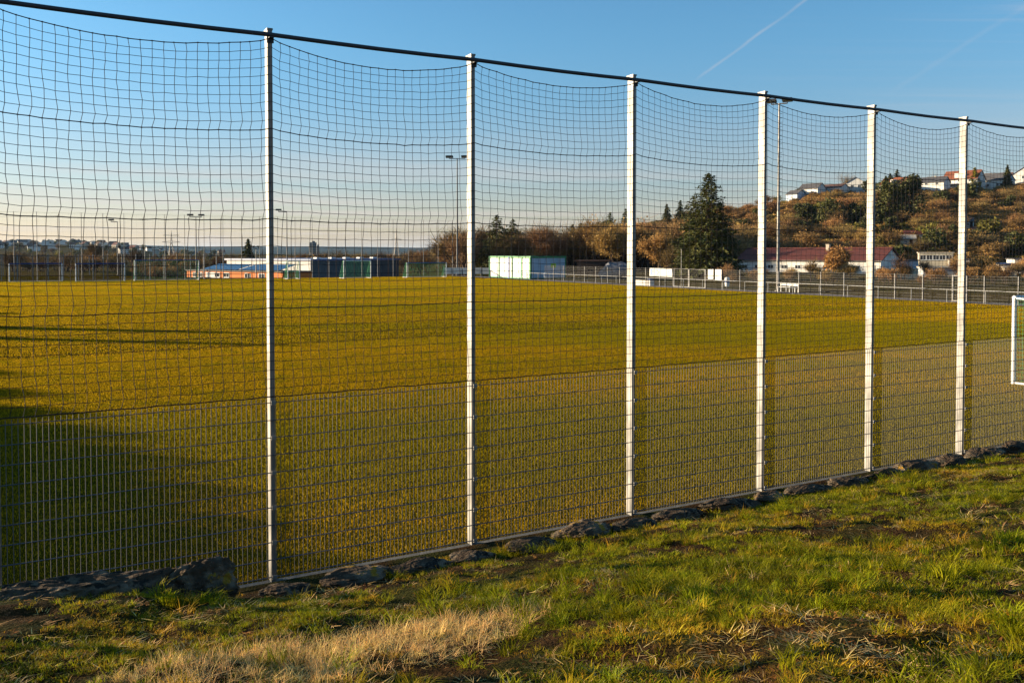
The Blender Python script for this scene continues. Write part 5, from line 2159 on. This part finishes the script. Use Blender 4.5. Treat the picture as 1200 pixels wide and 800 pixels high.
def build_grass():
    g = [tuft_mesh('t', 400 + i, 16, 0.060, 0.045, 0.75, 0.0058, MT['blade']) for i in range(4)] + [tuft_mesh('t', 410 + i, 15, 0.058, 0.05, 0.85, 0.0055, MT['blade2']) for i in range(2)]
    big = [tuft_mesh('t', 420 + i, 46, 0.14, 0.08, 0.9, 0.007, MT['blade']) for i in range(4)] + [tuft_mesh('t', 430, 36, 0.15, 0.07, 0.8, 0.0045, MT['blade2'])]
    st = [tuft_mesh('t', 440 + i, 9, 0.21, 0.05, 0.5, 0.0042, MT['straw']) for i in range(4)] + [tuft_mesh('t', 446 + i, 10, 0.17, 0.06, 0.5, 0.0042, MT['straw'], flat=0.75) for i in range(3)]
    fl = [tuft_mesh('t', 450 + i, 7, 0.12, 0.08, 0.2, 0.0052, MT['straw'], flat=0.90) for i in range(3)] + [tuft_mesh('t', 455 + i, 9, 0.038, 0.06, 0.3, 0.013, MT['litter'], flat=0.8, seg=2) for i in range(3)]

    def dens_green(u, d, X, Y, r):
        f = fbm(u, d, 0.9, 3, 51) + 0.5 * fbm(u, d, 0.3, 2, 52)
        p = np.clip(0.46 + 1.05 * f, 0.03, 1)
        p = np.where(inside(STRAW, X, Y), p * 0.30, p)
        p = np.where(inside(SOILZ, X, Y), p * 0.40, p)
        p = np.where((X - HOLE[0]) ** 2 + ((Y - HOLE[1]) * 1.3) ** 2 < 0.15 ** 2, 0.05, p)
        return (r.random(len(u)) < p)

    u, d, P, r = bank_points(240000, -8, 24, 0.30, 12.4, 1, dens_green)
    n = len(u)
    yel = fbm(u, d, 1.4, 3, 61) + 0.4 * r.normal(0, 1, n) > 0.08
    pick = np.where(yel, r.integers(4, 6, n), r.integers(0, 4, n))
    s = r.uniform(0.55, 1.25, n) * (0.85 + 0.3 * fbm(u, d, 1.1, 2, 71))
    s = np.maximum(s, 0.3)
    scatter('bank_grass', P, jit(r, n), np.stack([s, s, s * r.uniform(0.8, 1.2, n)], -1), pick, g)

    def dens_big(u, d, X, Y, r):
        f = fbm(u, d, 1.1, 3, 81)
        p = np.clip((f - 0.12) * 2.0, 0.01, 0.95)
        p = np.where(inside(STRAW, X, Y) | inside(SOILZ, X, Y), p * 0.15, p)
        return r.random(len(u)) < p
    u, d, P, r = bank_points(20000, -8, 24, 0.45, 12.4, 2, dens_big)
    n = len(u)
    s = r.uniform(0.45, 1.2, n)
    scatter('grass_tufts', P, jit(r, n), np.stack([s, s, s], -1), r.choice(5, n, p=[.22, .22, .22, .22, .12]), big)

    def dens_straw(u, d, X, Y, r):
        i = inside(STRAW, X, Y)
        f = fbm(u, d, 0.7, 2, 91)
        return r.random(len(u)) < np.where(i, np.clip(0.55 + 0.7 * f, 0.1, 1), np.where(f > 0.85, 0.02, 0.004))
    u, d, P, r = bank_points(60000, -6, 10, 3.0, 8.8, 3, dens_straw)
    n = len(u)
    s = r.uniform(0.45, 1.0, n) * (0.8 + 0.35 * fbm(u, d, 0.5, 2, 93))
    rot = np.stack([r.normal(0, .2, n), r.normal(0.12, .2, n), r.uniform(0, 6.283, n)], -1)
    scatter('dead_straw', P, rot, np.stack([s, s, s], -1), r.choice(7, n, p=[.10, .10, .10, .10, .20, .20, .20]), st)

    def dens_fl(u, d, X, Y, r):
        f = fbm(u, d, 0.8, 3, 95)
        p = np.clip(0.35 + 0.5 * f, 0.05, 0.9)
        p = np.where(inside(SOILZ, X, Y), 0.9, p)
        return r.random(len(u)) < p
    u, d, P, r = bank_points(107000, -8, 24, 0.4, 12.4, 4, dens_fl)
    n = len(u)
    P[:, 2] += 0.008
    s = r.uniform(0.5, 1.2, n)
    scatter('dead_grass_litter', P, jit(r, n, 0.12), np.stack([s, s, s], -1), r.choice(6, n, p=[.11, .11, .11, .22, .22, .23]), fl)

    # mown pitch: squares of turf, dense near the fence, coarser blades further out
    def turf(name, seed, n, h, width, side):
        r_ = np.random.default_rng(seed)
        p = np.stack([r_.uniform(-side / 2, side / 2, n), r_.uniform(-side / 2, side / 2, n), np.full(n, -0.01)], -1)
        a = r_.uniform(0, 6.283, n)
        out = np.stack([np.cos(a), np.sin(a), np.zeros(n)], -1)
        sd = np.stack([-np.sin(a), np.cos(a), np.zeros(n)], -1) * (width / 2 * r_.uniform(0.7, 1.3, n))[:, None]
        L_ = h * r_.uniform(0.5, 1.2, n)
        ln = r_.uniform(0.1, 0.9, n)
        up = np.array([0, 0, 1.0])
        mid = p + out * (L_ * 0.22 * ln)[:, None] + up * (L_ * 0.62)[:, None]
        tip = p + out * (L_ * 0.85 * ln)[:, None] + up * (L_ * (1 - 0.3 * ln))[:, None]
        v = np.stack([p + sd, p - sd, mid + sd * 0.8, mid - sd * 0.8, tip], 1).reshape(-1, 3)
        b = np.arange(n)[:, None] * 5
        f = np.concatenate([b + np.array([0, 1, 3]), b + np.array([0, 3, 2]), b + np.array([2, 3, 4])])
        return np_mesh(name, v, f, [MT['lawn']])
    near = [turf('t', 470 + i, 1650, 0.044, 0.0045, 1.0) for i in range(4)]
    far = [turf('t', 480 + i, 1250, 0.05, 0.011, 2.0) for i in range(4)]

    def lay(name, meshes, step, n0, n1, u0, u1, seed):
        r_ = np.random.default_rng(seed)
        A, B = np.meshgrid(np.arange(u0, u1, step), np.arange(n0, n1, step))
        u, nn = A.ravel(), B.ravel()
        X = P0.x + U.x * u + NV.x * nn
        Y = P0.y + U.y * u + NV.y * nn
        pxl = 600 + 1000 * X / np.maximum(Y, 0.5)
        ok = (pxl > -260) & (pxl < 1460) & (Y > 4)
        u, nn = u[ok], nn[ok]
        X = P0.x + U.x * u + NV.x * nn
        Y = P0.y + U.y * u + NV.y * nn
        n = len(u)
        rot = np.stack([np.zeros(n), np.zeros(n), U_ANG + r_.integers(0, 4, n) * (math.pi / 2)], -1)
        s = np.ones(n)
        scatter(name, np.stack([X, Y, pitch_h(u, nn)], -1), rot, np.stack([s, s, r_.uniform(0.97, 1.03, n)], -1), r_.integers(0, 4, n), meshes)
    lay('pitch_grass', near, 1.0, 0.62, 24, -9, 56, 9)
    lay('far_pitch_grass', far, 2.0, 25.12, 117.4, -78, 56.5, 10)


build_grass()


def build_undergrowth():
    bs = []
    for i in range(3):
        tr, T, idx = bare_tree_data(500 + i, 1.6, 1.2, stems=4, twigs=160, tw=0.06, leaf=0.3)
        bs.append(tri_mesh('b', T, [MT['twig' if i else 'twig2'], MT['rust']], idx))
    bs.append(tuft_mesh('b', 510, 60, 0.8, 0.7, 0.6, 0.09, MT['olive']))
    bs.append(tuft_mesh('b', 511, 60, 0.7, 0.8, 0.7, 0.09, MT['straw']))
    r = np.random.default_rng(21)
    m = 16000
    px, Y = r.uniform(560, 1260, m), r.uniform(186, 345, m)
    X = (px - 600) / 1000 * Y
    z = hgt(X, Y)
    ok = (z > 1.2) & (r.random(m) < np.clip(0.6 + 0.5 * fbm(X, Y, 16, 3, 7), 0.1, 1))
    X, Y, z = X[ok], Y[ok], z[ok]
    n = len(X)
    green = fbm(X, Y, 22, 2, 17) > 0.1
    pick = np.where(green, r.integers(3, 5, n), r.integers(0, 3, n))
    pick = np.where(r.random(n) < 0.12, r.integers(0, 5, n), pick)
    s = r.uniform(0.6, 1.6, n)
    scatter('hillside_undergrowth', np.stack([X, Y, z - 0.05], -1), jit(r, n, 0.1), np.stack([s * 1.3, s * 1.3, s], -1), pick, bs)


build_undergrowth()

# ------------------------------------------------------------------ haze: one even box of air round the whole place
HAZE = 2.6e-5
m = bpy.data.materials.new('haze')
m.use_nodes = True
m.node_tree.nodes.clear()
o_ = m.node_tree.nodes.new('ShaderNodeOutputMaterial')
v_ = m.node_tree.nodes.new('ShaderNodeVolumePrincipled')
v_.inputs['Color'].default_value = (0.42, 0.66, 1.0, 1)
v_.inputs['Density'].default_value = HAZE
v_.inputs['Anisotropy'].default_value = 0.2
m.node_tree.links.new(v_.outputs[0], o_.inputs['Volume'])
mb = MB()
mb.box((0, 0, 70), (36000, 36000, 160))
mb.build('haze', m, kind='stuff')
